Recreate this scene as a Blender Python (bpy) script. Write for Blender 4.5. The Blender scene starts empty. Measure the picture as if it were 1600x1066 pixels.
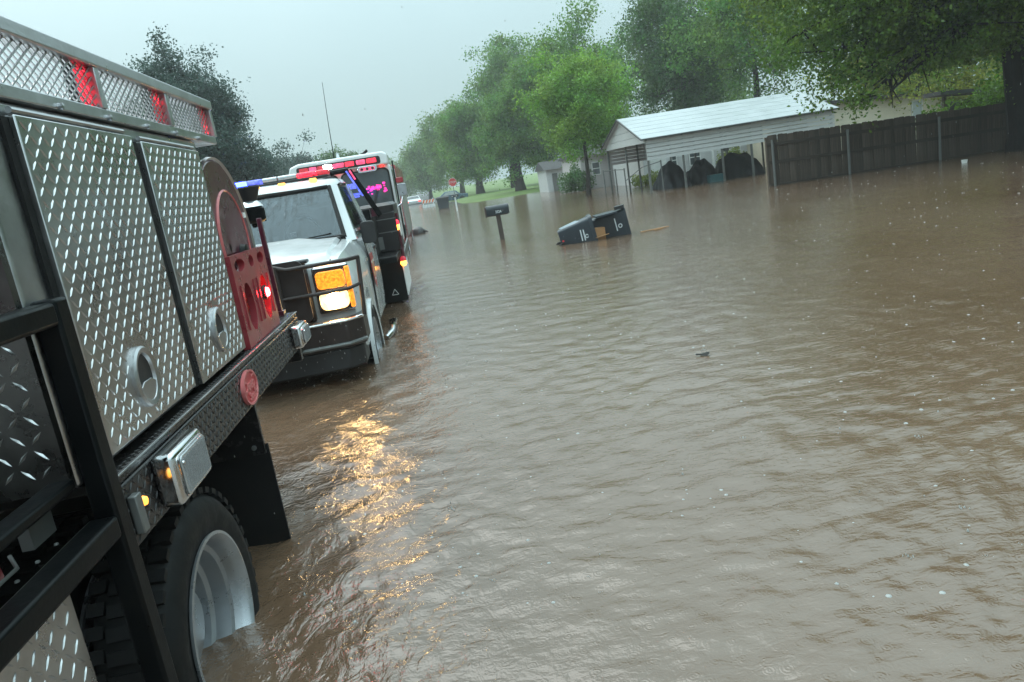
import bpy, math, random
import numpy as np
from mathutils import Vector, Matrix
PI = math.pi
random.seed(7)
SC = bpy.context.scene
COL = SC.collection

# ------------------------------------------------------------------ camera
cd = bpy.data.cameras.new('camera'); cam = bpy.data.objects.new('camera', cd); COL.objects.link(cam)
SC.camera = cam
cd.sensor_width = 36.0; cd.lens = 36.0 * 1150 / 1600; cd.clip_start = 0.05; cd.clip_end = 2000
ROLL, PITCH, YAW, EYE = math.radians(9.2), math.radians(12.4), math.radians(4.55), 1.4
fw = Vector((math.sin(YAW) * math.cos(PITCH), math.cos(YAW) * math.cos(PITCH), -math.sin(PITCH)))
r0 = Vector((math.cos(YAW), -math.sin(YAW), 0)); u0 = r0.cross(fw)
ix = math.cos(ROLL) * r0 - math.sin(ROLL) * u0
iy = math.sin(ROLL) * r0 + math.cos(ROLL) * u0
M = Matrix((ix, iy, -fw)).transposed().to_4x4(); M.translation = Vector((0, 0, EYE))
cam.matrix_world = M

# ------------------------------------------------------------------ world and sun (overcast, rain)
W = bpy.data.worlds.new('World'); SC.world = W; W.use_nodes = True
nt = W.node_tree; nt.nodes.clear()
wo = nt.nodes.new('ShaderNodeOutputWorld'); bg = nt.nodes.new('ShaderNodeBackground')
sk = nt.nodes.new('ShaderNodeTexSky'); sk.sky_type = 'NISHITA'; sk.sun_disc = False
SUN_EL, SUN_AZ = math.radians(58), math.radians(-35)
sk.sun_elevation = SUN_EL; sk.sun_rotation = SUN_AZ; sk.dust_density = 6; sk.air_density = 1.4
tc = nt.nodes.new('ShaderNodeTexCoord'); cn = nt.nodes.new('ShaderNodeTexNoise')
cn.inputs['Scale'].default_value = 2.2; cn.inputs['Detail'].default_value = 4
cr = nt.nodes.new('ShaderNodeValToRGB')
cr.color_ramp.elements[0].position = .3; cr.color_ramp.elements[0].color = (.500, .700, .745, 1)
cr.color_ramp.elements[1].position = .7; cr.color_ramp.elements[1].color = (.545, .745, .79, 1)
sc_ = nt.nodes.new('ShaderNodeVectorMath'); sc_.operation = 'SCALE'; sc_.inputs['Scale'].default_value = 6.6
mx = nt.nodes.new('ShaderNodeMix'); mx.data_type = 'RGBA'; mx.inputs['Factor'].default_value = .93
nt.links.new(tc.outputs['Generated'], cn.inputs['Vector']); nt.links.new(cn.outputs['Fac'], cr.inputs['Fac'])
sx_ = nt.nodes.new('ShaderNodeSeparateXYZ'); nt.links.new(tc.outputs['Generated'], sx_.inputs[0])
gr_ = nt.nodes.new('ShaderNodeMapRange'); gr_.inputs['From Min'].default_value = 0; gr_.inputs['From Max'].default_value = 1; gr_.inputs['To Min'].default_value = 3.75; gr_.inputs['To Max'].default_value = 20.0
pw_ = nt.nodes.new('ShaderNodeMath'); pw_.operation = 'POWER'; pw_.use_clamp = True; pw_.inputs[1].default_value = 1.45; nt.links.new(sx_.outputs['Z'], pw_.inputs[0]); nt.links.new(pw_.outputs[0], gr_.inputs['Value']); nt.links.new(gr_.outputs['Result'], sc_.inputs['Scale'])
nt.links.new(cr.outputs['Color'], sc_.inputs[0]); nt.links.new(sk.outputs['Color'], mx.inputs['A'])
nt.links.new(sc_.outputs['Vector'], mx.inputs['B']); nt.links.new(mx.outputs['Result'], bg.inputs['Color'])
bg.inputs['Strength'].default_value = .1
nt.links.new(bg.outputs['Background'], wo.inputs['Surface'])
sd = bpy.data.lights.new('sun', 'SUN'); sun = bpy.data.objects.new('sun', sd); COL.objects.link(sun)
sd.energy = .6; sd.angle = math.radians(60); sd.color = (1, .97, .93)
sdir = Vector((math.sin(SUN_AZ) * math.cos(SUN_EL), math.cos(SUN_AZ) * math.cos(SUN_EL), math.sin(SUN_EL)))
sun.rotation_euler = sdir.to_track_quat('Z', 'Y').to_euler(); sun.location = (0, 0, 40)
vs = SC.view_settings; vs.view_transform = 'Standard'; vs.look = 'None'; vs.exposure = 1.1; vs.gamma = 1
SC.cycles.volume_bounces = 2

# ------------------------------------------------------------------ materials
MATS = {}
def newmat(name):
    m = bpy.data.materials.new(name); m.use_nodes = True; MATS[name] = m
    n = m.node_tree; return m, n, n.nodes['Principled BSDF']
def mat(name, col, rough=.5, metal=0., var=.12, scale=6., bump=0., bscale=60., spec=.5, coat=0., stretch=(1, 1, 1), island=0., dirt=None):
    m, n, b = newmat(name); L = n.links.new
    tc = n.nodes.new('ShaderNodeTexCoord'); mp = n.nodes.new('ShaderNodeMapping'); mp.inputs['Scale'].default_value = stretch
    L(tc.outputs['Object'], mp.inputs['Vector'])
    nz = n.nodes.new('ShaderNodeTexNoise'); nz.inputs['Scale'].default_value = scale; nz.inputs['Detail'].default_value = 6; nz.inputs['Roughness'].default_value = .62
    L(mp.outputs['Vector'], nz.inputs['Vector'])
    hs = n.nodes.new('ShaderNodeHueSaturation'); hs.inputs['Color'].default_value = (*col, 1)
    mr = n.nodes.new('ShaderNodeMapRange'); mr.inputs['From Min'].default_value = .3; mr.inputs['From Max'].default_value = .7
    mr.inputs['To Min'].default_value = 1 - var; mr.inputs['To Max'].default_value = 1 + var
    L(nz.outputs['Fac'], mr.inputs['Value'])
    val = mr.outputs['Result']
    if island:
        ge = n.nodes.new('ShaderNodeObjectInfo'); m2 = n.nodes.new('ShaderNodeMapRange'); m2.inputs['To Min'].default_value = 1 - island; m2.inputs['To Max'].default_value = 1 + island
        L(ge.outputs['Random'], m2.inputs['Value']); mu = n.nodes.new('ShaderNodeMath'); mu.operation = 'MULTIPLY'
        L(val, mu.inputs[0]); L(m2.outputs['Result'], mu.inputs[1]); val = mu.outputs[0]
    L(val, hs.inputs['Value'])
    out = hs.outputs['Color']
    if dirt:
        dn = n.nodes.new('ShaderNodeTexNoise'); dn.inputs['Scale'].default_value = scale * .45; dn.inputs['Detail'].default_value = 8; dn.inputs['Roughness'].default_value = .7
        L(tc.outputs['Object'], dn.inputs['Vector'])
        dr = n.nodes.new('ShaderNodeMapRange'); dr.inputs['From Min'].default_value = .5; dr.inputs['From Max'].default_value = .75; dr.inputs['To Max'].default_value = dirt[1]
        L(dn.outputs['Fac'], dr.inputs['Value'])
        mm = n.nodes.new('ShaderNodeMix'); mm.data_type = 'RGBA'; mm.inputs['B'].default_value = (*dirt[0], 1)
        L(dr.outputs['Result'], mm.inputs['Factor']); L(out, mm.inputs['A']); out = mm.outputs['Result']
    L(out, b.inputs['Base Color'])
    r2 = n.nodes.new('ShaderNodeMapRange'); r2.inputs['From Min'].default_value = .3; r2.inputs['From Max'].default_value = .7
    r2.inputs['To Min'].default_value = max(.02, rough * .75); r2.inputs['To Max'].default_value = min(1, rough * 1.3)
    L(nz.outputs['Fac'], r2.inputs['Value']); L(r2.outputs['Result'], b.inputs['Roughness'])
    b.inputs['Metallic'].default_value = metal; b.inputs['Specular IOR Level'].default_value = spec
    b.inputs['Coat Weight'].default_value = coat; b.inputs['Coat Roughness'].default_value = .05
    if bump:
        bn = n.nodes.new('ShaderNodeTexNoise'); bn.inputs['Scale'].default_value = bscale; bn.inputs['Detail'].default_value = 4
        L(mp.outputs['Vector'], bn.inputs['Vector']); bp = n.nodes.new('ShaderNodeBump'); bp.inputs['Strength'].default_value = 1; bp.inputs['Distance'].default_value = bump
        L(bn.outputs['Fac'], bp.inputs['Height']); L(bp.outputs['Normal'], b.inputs['Normal'])
    return m
def emit(name, col, s, base=None, pattern=0.):
    m, n, b = newmat(name)
    b.inputs['Base Color'].default_value = (*(base or col), 1); b.inputs['Roughness'].default_value = .15
    b.inputs['Emission Color'].default_value = (*col, 1); b.inputs['Emission Strength'].default_value = s
    if pattern:
        tc = n.nodes.new('ShaderNodeTexCoord'); vo = n.nodes.new('ShaderNodeTexVoronoi'); vo.inputs['Scale'].default_value = pattern
        mr = n.nodes.new('ShaderNodeMapRange'); mr.inputs['From Max'].default_value = .9; mr.inputs['To Min'].default_value = s * 1.6; mr.inputs['To Max'].default_value = s * .15
        n.links.new(tc.outputs['Object'], vo.inputs['Vector']); n.links.new(vo.outputs['Distance'], mr.inputs['Value']); n.links.new(mr.outputs['Result'], b.inputs['Emission Strength'])
    return m
def glass(name, tint, clear):
    m, n, b = newmat(name); L = n.links.new
    n.nodes.remove(b); out = n.nodes['Material Output']
    tr = n.nodes.new('ShaderNodeBsdfTransparent'); tr.inputs['Color'].default_value = (*clear, 1)
    gl = n.nodes.new('ShaderNodeBsdfGlossy'); gl.inputs['Roughness'].default_value = .03; gl.inputs['Color'].default_value = (*tint, 1)
    tc = n.nodes.new('ShaderNodeTexCoord'); wn = n.nodes.new('ShaderNodeTexNoise'); wn.inputs['Scale'].default_value = 9; wn.inputs['Detail'].default_value = 5   # rain running down the pane
    mp = n.nodes.new('ShaderNodeMapping'); mp.inputs['Scale'].default_value = (2.2, .6, .6); L(tc.outputs['Object'], mp.inputs['Vector']); L(mp.outputs['Vector'], wn.inputs['Vector'])
    bp = n.nodes.new('ShaderNodeBump'); bp.inputs['Distance'].default_value = .007; L(wn.outputs['Fac'], bp.inputs['Height']); L(bp.outputs['Normal'], gl.inputs['Normal'])
    fr = n.nodes.new('ShaderNodeFresnel'); fr.inputs['IOR'].default_value = 1.45; L(bp.outputs['Normal'], fr.inputs['Normal'])
    mr = n.nodes.new('ShaderNodeMapRange'); mr.inputs['To Min'].default_value = .03; mr.inputs['To Max'].default_value = 1
    mx = n.nodes.new('ShaderNodeMixShader'); L(fr.outputs['Fac'], mr.inputs['Value']); L(mr.outputs['Result'], mx.inputs['Fac']); L(tr.outputs['BSDF'], mx.inputs[1]); L(gl.outputs['BSDF'], mx.inputs[2]); L(mx.outputs['Shader'], out.inputs['Surface'])
    return m
def leafmat(name, col, hv=.03, vv=.24, trans=.45):
    m, n, b = newmat(name); L = n.links.new; n.nodes.remove(b); out = n.nodes['Material Output']
    ge = n.nodes.new('ShaderNodeNewGeometry'); hs = n.nodes.new('ShaderNodeHueSaturation'); hs.inputs['Color'].default_value = (*col, 1)
    mv = n.nodes.new('ShaderNodeMapRange'); mv.inputs['To Min'].default_value = 1 - vv; mv.inputs['To Max'].default_value = 1 + vv
    L(ge.outputs['Random Per Island'], mv.inputs['Value'])
    tc = n.nodes.new('ShaderNodeTexCoord'); nz = n.nodes.new('ShaderNodeTexNoise'); nz.inputs['Scale'].default_value = .55; nz.inputs['Detail'].default_value = 3
    L(tc.outputs['Object'], nz.inputs['Vector']); mh = n.nodes.new('ShaderNodeMapRange'); mh.inputs['From Min'].default_value = .3; mh.inputs['From Max'].default_value = .7
    mh.inputs['To Min'].default_value = .5 + hv; mh.inputs['To Max'].default_value = .5 - hv
    L(nz.outputs['Fac'], mh.inputs['Value']); L(mh.outputs['Result'], hs.inputs['Hue'])
    n2 = n.nodes.new('ShaderNodeTexNoise'); n2.inputs['Scale'].default_value = 1.5; n2.inputs['Detail'].default_value = 2; L(tc.outputs['Object'], n2.inputs['Vector'])
    m2 = n.nodes.new('ShaderNodeMapRange'); m2.inputs['From Min'].default_value = .33; m2.inputs['From Max'].default_value = .67; m2.inputs['To Min'].default_value = .62; m2.inputs['To Max'].default_value = 1.4; L(n2.outputs['Fac'], m2.inputs['Value'])
    mu = n.nodes.new('ShaderNodeMath'); mu.operation = 'MULTIPLY'; L(m2.outputs['Result'], mu.inputs[0]); L(mv.outputs['Result'], mu.inputs[1]); L(mu.outputs[0], hs.inputs['Value'])
    df = n.nodes.new('ShaderNodeBsdfPrincipled'); df.inputs['Roughness'].default_value = .38; df.inputs['Specular IOR Level'].default_value = .35
    tr = n.nodes.new('ShaderNodeBsdfTranslucent'); mx = n.nodes.new('ShaderNodeMixShader'); mx.inputs['Fac'].default_value = trans
    L(hs.outputs['Color'], df.inputs['Base Color']); L(hs.outputs['Color'], tr.inputs['Color']); L(df.outputs['BSDF'], mx.inputs[1]); L(tr.outputs['BSDF'], mx.inputs[2]); L(mx.outputs['Shader'], out.inputs['Surface'])
    return m

mat('aluminium', (.50, .50, .51), .34, 1, .12, 9, .0006, 90, dirt=((.22, .20, .18), .45))
mat('treadplate', (.54, .535, .535), .29, 1, .14, 5, .0012, 9, dirt=((.24, .21, .185), .55))
mat('treadplate_dark_reflection', (.16, .155, .15), .28, 1, .15, 12, .0004, 110)  # treadplate with the dark surroundings it reflects put into its colour
mat('black_tread', (.028, .025, .025), .26, .4, .25, 10, .0005, 90, dirt=((.09, .075, .06), .5))
mat('black_steel', (.003, .0037, .0042), .36, .0, .3, 12, .0004, 80, .14, dirt=((.014, .012, .010), .4))
mat('black_rubber', (.010, .0095, .0095), .6, 0, .3, 12, .001, 70, .25, dirt=((.03, .024, .018), .4))
mat('chrome', (.72, .72, .73), .12, 1, .06, 10)
mat('wheel_paint', (.42, .43, .45), .3, .7, .10, 8, dirt=((.20, .16, .12), .4))
mat('red_paint', (.30, .035, .045), .3, 0, .15, 8, coat=.5, dirt=((.10, .03, .03), .5))
mat('dark_red', (.085, .010, .024), .3, 0, .2, 8, coat=.6, dirt=((.06, .02, .02), .4))
mat('badge_red', (.50, .05, .06), .35, 0, .12, 20)
mat('badge_rim', (.62, .16, .16), .3, 0, .1, 20)
mat('white_paint', (.58, .59, .59), .22, 0, .04, 4, coat=.6, dirt=((.42, .38, .33), .22))
mat('engine_white', (.80, .80, .80), .25, 0, .04, 4, coat=.5, dirt=((.5, .46, .42), .2))
mat('engine_red', (.36, .02, .03), .25, 0, .1, 4, coat=.6)
mat('dark_plastic', (.022, .021, .022), .45, 0, .2, 10, .0004, 90)
mat('grille_dark', (.018, .014, .014), .4, .1, .2, 10)
mat('guard_brown', (.030, .020, .018), .4, .1, .2, 10)
mat('interior', (.06, .06, .065), .8)
mat('seat_grey', (.22, .22, .225), .8)
mat('clear_lens', (.48, .49, .50), .14, .6, .05, 20, .002, 110, coat=.8)
mat('silver_reflector', (.8, .8, .8), .2, 1, .05, 20, .001, 110)
mat('decal_red', (.45, .06, .06), .35, 0, .15, 20)
mat('decal_gold', (.7, .55, .3), .35, 0, .1, 20)
mat('decal_white', (.85, .85, .83), .4, 0, .05, 20)
mat('marking_white', (.62, .64, .65), .5, 0, .1, 20)
mat('decal_black', (.03, .03, .03), .4)
glass('windshield_glass', (.9, .93, .95), (.42, .45, .47))
glass('side_glass', (.8, .85, .88), (.30, .32, .33))
emit('headlight_lit', (1, .60, .20), 1.5, (1, .9, .7), 26)
emit('headlight_core', (1, .62, .24), 50)
emit('amber_turn', (1, .24, .012), .75, (1, .4, .05), 60)
emit('amber_lit', (1, .34, .03), 5, (1, .4, .05))
emit('amber_soft', (1, .38, .05), 1.2, (1, .45, .1))
emit('red_led', (1, .015, .02), 55)
emit('red_lens_lit', (1, .03, .06), .95, (.8, .03, .06), 45)
emit('red_lens_soft', (1, .05, .08), .22, (.6, .04, .06), 45)
emit('pink_lit', (1, .08, .20), .6, (.8, .1, .2), 14)
emit('magenta_reflection', (1, .03, .36), .9, (.8, .05, .3), 16)
emit('white_strobe', (1, .95, .92), 40)
emit('blue_lit', (.012, .02, 1), 26)
emit('blue_soft', (.14, .16, .9), .6, (.1, .15, .7), 30)
emit('car_lamp', (1, .95, .85), 6)
emit('tail_red', (1, .04, .03), 1.2)
mat('fence_wood', (.090, .068, .055), .8, 0, .4, 3, .004, 14, .2, stretch=(9, 9, .7), island=.26)
mat('fence_rail', (.062, .048, .04), .8, 0, .3, 3, .003, 14, .2)
mat('galvanised', (.19, .19, .185), .45, .6, .2, 6)
mat('white_siding', (.52, .515, .51), .45, 0, .06, 3, .001, 30, dirt=((.44, .42, .40), .35))
mat('pink_siding', (.50, .455, .45), .5, 0, .06, 3, .001, 30, dirt=((.34, .30, .29), .4))
mat('cream_siding', (.70, .62, .48), .5, 0, .06, 3, .001, 30, dirt=((.40, .35, .27), .35))
mat('roof_metal', (.40, .42, .425), .35, .15, .07, 2, .001, 20, dirt=((.44, .45, .45), .4))
mat('dark_trim', (.045, .040, .042), .5)
mat('shingle', (.05, .047, .048), .85, 0, .3, 12, .006, 25)
mat('window_frame', (.7, .7, .68), .5)
mat('window_dark', (.06, .07, .075), .08, 0, .2, 3, coat=.5)
mat('window_pale', (.42, .46, .47), .15, 0, .1, 3, coat=.5)
mat('tarp', (.009, .010, .013), .5, 0, .3, 4, .006, 9, .2)
mat('teal_plastic', (.03, .10, .11), .4)
mat('mailbox_black', (.022, .026, .03), .35, .2, .2, 10)
mat('post_wood', (.075, .055, .045), .8, 0, .3, 3, .003, 16, stretch=(8, 8, .7))
mat('bin_plastic', (.032, .040, .050), .35, 0, .15, 6, .001, 50)
mat('bin_lit_top', (.24, .28, .31), .33, 0, .12, 6)
mat('cardboard', (.42, .22, .10), .8, 0, .15, 8)
mat('sign_red', (.62, .03, .035), .4)
mat('sign_post', (.10, .09, .09), .5)
mat('barricade_white', (.75, .75, .74), .5)
mat('barricade_orange', (.80, .16, .03), .5)
mat('blue_car', (.05, .11, .16), .25, .2, coat=.5)
mat('bag_black', (.05, .042, .04), .4, 0, .3, 5, .01, 12)
mat('bark', (.045, .037, .032), .9, 0, .4, 4, .012, 12, .15, stretch=(4, 4, .8))
mat('bark_dark', (.022, .019, .019), .9, 0, .4, 4, .012, 12, .15, stretch=(4, 4, .8))
mat('asphalt', (.05, .05, .05), .6, 0, .2, 5, .004, 60)
mat('foam_white', (.8, .8, .78), .5)
mat('debris', (.03, .028, .024), .6)
mat('hose_yellow', (.45, .25, .03), .7)
leafmat('leaf_mid', (.120, .235, .045)); leafmat('leaf_light', (.175, .320, .050)); leafmat('leaf_dark', (.075, .150, .042))
leafmat('leaf_blue', (.060, .100, .082)); leafmat('leaf_yellow', (.27, .30, .045)); leafmat('leaf_pale', (.150, .235, .075))
leafmat('leaf_near', (.110, .195, .024), .03, .3)
leafmat('leaf_shrub', (.22, .26, .05))

def ground_material():
    m, n, b = newmat('ground'); L = n.links.new
    tc = n.nodes.new('ShaderNodeTexCoord'); nz = n.nodes.new('ShaderNodeTexNoise'); nz.inputs['Scale'].default_value = .5; nz.inputs['Detail'].default_value = 8
    L(tc.outputs['Object'], nz.inputs['Vector']); r = n.nodes.new('ShaderNodeValToRGB')
    r.color_ramp.elements[0].position = .3; r.color_ramp.elements[0].color = (.07, .115, .022, 1); r.color_ramp.elements[1].position = .7; r.color_ramp.elements[1].color = (.125, .19, .035, 1)
    L(nz.outputs['Fac'], r.inputs['Fac']); L(r.outputs['Color'], b.inputs['Base Color']); b.inputs['Roughness'].default_value = .8
    return m
ground_material()

def water_material():
    m, n, b = newmat('flood_water'); L = n.links.new; N = n.nodes.new
    tc = N('ShaderNodeTexCoord')
    def math_(op, a, c=None):
        k = N('ShaderNodeMath'); k.operation = op
        for i, v in enumerate((a, c)):
            if v is None: continue
            if hasattr(v, 'links') or hasattr(v, 'is_linked'): L(v, k.inputs[i])
            else: k.inputs[i].default_value = v
        return k.outputs[0]
    def noise(scale, detail, stretch=(1, 1, 1), rot=0, dist=0., rough=.55):
        mp = N('ShaderNodeMapping'); mp.inputs['Scale'].default_value = stretch; mp.inputs['Rotation'].default_value = (0, 0, rot)
        L(tc.outputs['Object'], mp.inputs['Vector']); z = N('ShaderNodeTexNoise'); z.inputs['Scale'].default_value = scale
        z.inputs['Detail'].default_value = detail; z.inputs['Distortion'].default_value = dist; z.inputs['Roughness'].default_value = rough
        L(mp.outputs['Vector'], z.inputs['Vector']); return z.outputs['Fac']
    def rings(scale, off, k, amp, rmax):
        mp = N('ShaderNodeMapping'); mp.inputs['Location'].default_value = (off, off * .7, 0); L(tc.outputs['Object'], mp.inputs['Vector'])
        v = N('ShaderNodeTexVoronoi'); v.voronoi_dimensions = '2D'; v.inputs['Scale'].default_value = scale; L(mp.outputs['Vector'], v.inputs['Vector'])
        sp = N('ShaderNodeSeparateColor'); L(v.outputs['Color'], sp.inputs['Color'])
        d = v.outputs['Distance']; lim = math_('MULTIPLY', sp.outputs['Red'], rmax)
        env = N('ShaderNodeMapRange'); env.interpolation_type = 'SMOOTHSTEP'; L(math_('SUBTRACT', lim, d), env.inputs['Value']); env.inputs['From Max'].default_value = .12; env.inputs['From Min'].default_value = 0
        s = math_('SINE', math_('ADD', math_('MULTIPLY', d, k), math_('MULTIPLY', sp.outputs['Green'], 6.28)))
        return math_('MULTIPLY', math_('MULTIPLY', s, env.outputs['Result']), math_('MULTIPLY', sp.outputs['Blue'], amp))
    h = math_('MULTIPLY', noise(1.1, 3, (1, 1.7, 1), .15, .4), .006)
    h = math_('ADD', h, math_('MULTIPLY', noise(5.5, 4, (.55, 1.7, 1), .12, .7, .5), .005))
    h = math_('ADD', h, math_('MULTIPLY', noise(19, 3, (.75, 1.4, 1), -.1, .9, .5), .0034))
    mask = N('ShaderNodeMapRange'); mask.inputs['From Min'].default_value = .35; mask.inputs['From Max'].default_value = .65; L(noise(.45, 3), mask.inputs['Value'])
    fine = math_('MULTIPLY', noise(44, 3, (1, 1.2, 1), 0, .6, .55), .0026)
    h = math_('ADD', h, math_('MULTIPLY', fine, mask.outputs['Result']))
    for a in ((10.0, 0, 36, .00016, .5), (15.0, 3.3, 32, .0002, .6), (24.0, 7.1, 24, .0003, .65)):
        h = math_('ADD', h, rings(*a))
    sx = N('ShaderNodeSeparateXYZ'); L(tc.outputs['Object'], sx.inputs[0])      # choppier where the current breaks on the trucks
    wk = N('ShaderNodeMapRange'); wk.inputs['From Min'].default_value = -.7; wk.inputs['From Max'].default_value = 1.0; wk.inputs['To Min'].default_value = 1; wk.inputs['To Max'].default_value = 0; L(sx.outputs['X'], wk.inputs['Value'])
    chop = math_('MULTIPLY', math_('MULTIPLY', noise(10, 4, (1.3, .85, 1), -.5, 1.4, .55), .009), wk.outputs['Result'])
    h = math_('ADD', h, chop)
    bp = N('ShaderNodeBump'); bp.inputs['Strength'].default_value = 1; bp.inputs['Distance'].default_value = 1
    L(h, bp.inputs['Height']); L(bp.outputs['Normal'], b.inputs['Normal'])
    r = N('ShaderNodeValToRGB'); r.color_ramp.elements[0].position = .3; r.color_ramp.elements[0].color = (.112, .066, .039, 1)
    r.color_ramp.elements[1].position = .7; r.color_ramp.elements[1].color = (.155, .100, .066, 1); L(noise(.35, 5, (1, .8, 1), .3, .5), r.inputs['Fac']); L(r.outputs['Color'], b.inputs['Base Color'])
    b.inputs['Roughness'].default_value = .11; b.inputs['IOR'].default_value = 1.75; b.inputs['Specular IOR Level'].default_value = .5
    return m
water_material()

# ------------------------------------------------------------------ mesh helpers
class MB:
    def __init__(s): s.v = []; s.f = []
    def add(s, vs, fs):
        o = len(s.v); s.v += [tuple(p) for p in vs]; s.f += [tuple(i + o for i in f) for f in fs]; return s
    def box(s, x0, x1, y0, y1, z0, z1):
        return s.add([(x0, y0, z0), (x1, y0, z0), (x1, y1, z0), (x0, y1, z0), (x0, y0, z1), (x1, y0, z1), (x1, y1, z1), (x0, y1, z1)],
                     [(0, 3, 2, 1), (4, 5, 6, 7), (0, 1, 5, 4), (1, 2, 6, 5), (2, 3, 7, 6), (3, 0, 4, 7)])
    def bar(s, p0, p1, a, b, up=(0, 0, 1)):
        p0, p1 = Vector(p0), Vector(p1); d = (p1 - p0).normalized(); u = Vector(up)
        if abs(d.dot(u)) > .98: u = Vector((1, 0, 0))
        r = d.cross(u).normalized() * a / 2; t = r.cross(d).normalized() * b / 2
        return s.add([p0 - r - t, p0 + r - t, p0 + r + t, p0 - r + t, p1 - r - t, p1 + r - t, p1 + r + t, p1 - r + t],
                     [(0, 1, 2, 3), (7, 6, 5, 4), (0, 4, 5, 1), (1, 5, 6, 2), (2, 6, 7, 3), (3, 7, 4, 0)])
    def tube(s, pts, r, n=10):
        pts = [Vector(p) for p in pts]; rr = r if isinstance(r, (list, tuple)) else [r] * len(pts)
        vs, fs = [], []; pu = None
        for i, p in enumerate(pts):
            d = (pts[min(i + 1, len(pts) - 1)] - pts[max(i - 1, 0)]).normalized()
            u = pu if pu is not None else (Vector((0, 0, 1)) if abs(d.z) < .9 else Vector((1, 0, 0)))
            x = d.cross(u).normalized(); u = x.cross(d).normalized(); pu = u
            for k in range(n):
                a = 2 * PI * k / n; vs.append(p + (x * math.cos(a) + u * math.sin(a)) * rr[i])
        for i in range(len(pts) - 1):
            for k in range(n):
                a, b = i * n + k, i * n + (k + 1) % n; fs.append((a, b, b + n, a + n))
        fs.append(tuple(range(n - 1, -1, -1))); fs.append(tuple((len(pts) - 1) * n + k for k in range(n)))
        return s.add(vs, fs)
    def lathe(s, prof, o, axis='X', n=48):
        vs, fs = [], []
        for r, h in prof:
            for k in range(n):
                a = 2 * PI * k / n; c, q = r * math.cos(a), r * math.sin(a)
                vs.append({'X': (o[0] + h, o[1] + c, o[2] + q), 'Y': (o[0] + c, o[1] + h, o[2] - q), 'Z': (o[0] + c, o[1] + q, o[2] + h)}[axis])
        for i in range(len(prof) - 1):
            for k in range(n):
                a, b = i * n + k, i * n + (k + 1) % n; fs.append((a, b, b + n, a + n))
        return s.add(vs, fs)
    def prism(s, poly, axis, d0, d1):   # poly of 2D points in the two other axes
        n = len(poly)
        mk = {'X': lambda p, d: (d, p[0], p[1]), 'Y': lambda p, d: (p[0], d, p[1]), 'Z': lambda p, d: (p[0], p[1], d)}[axis]
        vs = [mk(p, d0) for p in poly] + [mk(p, d1) for p in poly]
        return s.add(vs, [tuple(range(n)), tuple(range(2 * n - 1, n - 1, -1))] + [(i, i + n, (i + 1) % n + n, (i + 1) % n) for i in range(n)])
    def skin(s, rings, closed=False, caps=True):
        n = len(rings[0]); vs = [p for r in rings for p in r]; fs = []
        for i in range(len(rings) - 1):
            for k in range(n if closed else n - 1):
                a, b = i * n + k, i * n + (k + 1) % n; fs.append((a, b, b + n, a + n))
        if caps: fs += [tuple(range(n - 1, -1, -1)), tuple((len(rings) - 1) * n + k for k in range(n))]
        return s.add(vs, fs)
    def mesh(s, name, m, origin=(0, 0, 0), smooth=35):
        me = bpy.data.meshes.new(name); ox, oy, oz = origin
        me.from_pydata([(x - ox, y - oy, z - oz) for x, y, z in s.v], [], s.f); me.update()
        import bmesh
        if len(s.f) < 60000:
            bm = bmesh.new(); bm.from_mesh(me); bmesh.ops.recalc_face_normals(bm, faces=bm.faces); bm.to_mesh(me); bm.free()
        me.materials.append(MATS[m])
        if smooth:
            me.polygons.foreach_set('use_smooth', [True] * len(me.polygons)); me.set_sharp_from_angle(angle=math.radians(smooth))
        return me
    def build(s, name, m, parent=None, origin=None, bevel=0., seg=2, smooth=35):
        o = origin if origin is not None else (tuple(ORG[parent.name]) if parent else (0, 0, 0))
        ob = bpy.data.objects.new(name, s.mesh(name, m, o, smooth)); COL.objects.link(ob)
        ORG[ob.name] = o
        if parent: ob.parent = parent
        else: ob.location = o
        if bevel:
            b = ob.modifiers.new('bevel', 'BEVEL'); b.width = bevel; b.segments = seg; b.limit_method = 'ANGLE'; b.angle_limit = math.radians(40)
        return ob
ORG = {}
def tag(o, label, cat=None, group=None, kind=None):
    if label: o['label'] = label
    if cat: o['category'] = cat
    if group: o['group'] = group
    if kind: o['kind'] = kind
    return o
def thing(name, label, cat, loc, group=None):
    o = bpy.data.objects.new(name, None); COL.objects.link(o); o.location = loc; o.empty_display_size = .3
    ORG[o.name] = loc; tag(o, label, cat, group); return o
def stuff(o): o['kind'] = 'stuff'; return o
def B(*a): return MB().box(*a)
def piece(name, me, parent, wloc, rot=(0, 0, 0), scale=(1, 1, 1)):
    ob = bpy.data.objects.new(name, me); COL.objects.link(ob); ob.parent = parent
    ob.location = Vector(wloc) - Vector(ORG[parent.name]); ob.rotation_euler = rot; ob.scale = scale; ORG[ob.name] = tuple(wloc); return ob
def text_obj(name, s, size, m, parent, wloc, rot, extrude=.002, sx=1., bold=.0):
    cu = bpy.data.curves.new(name, 'FONT'); cu.body = s; cu.size = size; cu.extrude = extrude; cu.offset = bold; cu.align_x = 'CENTER'; cu.align_y = 'CENTER'
    t = bpy.data.objects.new(name, cu); COL.objects.link(t); bpy.context.view_layer.update()
    me = bpy.data.meshes.new_from_object(t.evaluated_get(bpy.context.evaluated_depsgraph_get()))
    bpy.data.objects.remove(t); me.name = name; me.materials.clear(); me.materials.append(MATS[m])
    return piece(name, me, parent, wloc, rot, (sx, 1, 1))
def ellipse(cy, cz, a, b, n=40): return [(cy + a * math.cos(2 * PI * k / n), cz + b * math.sin(2 * PI * k / n)) for k in range(n)]
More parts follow.
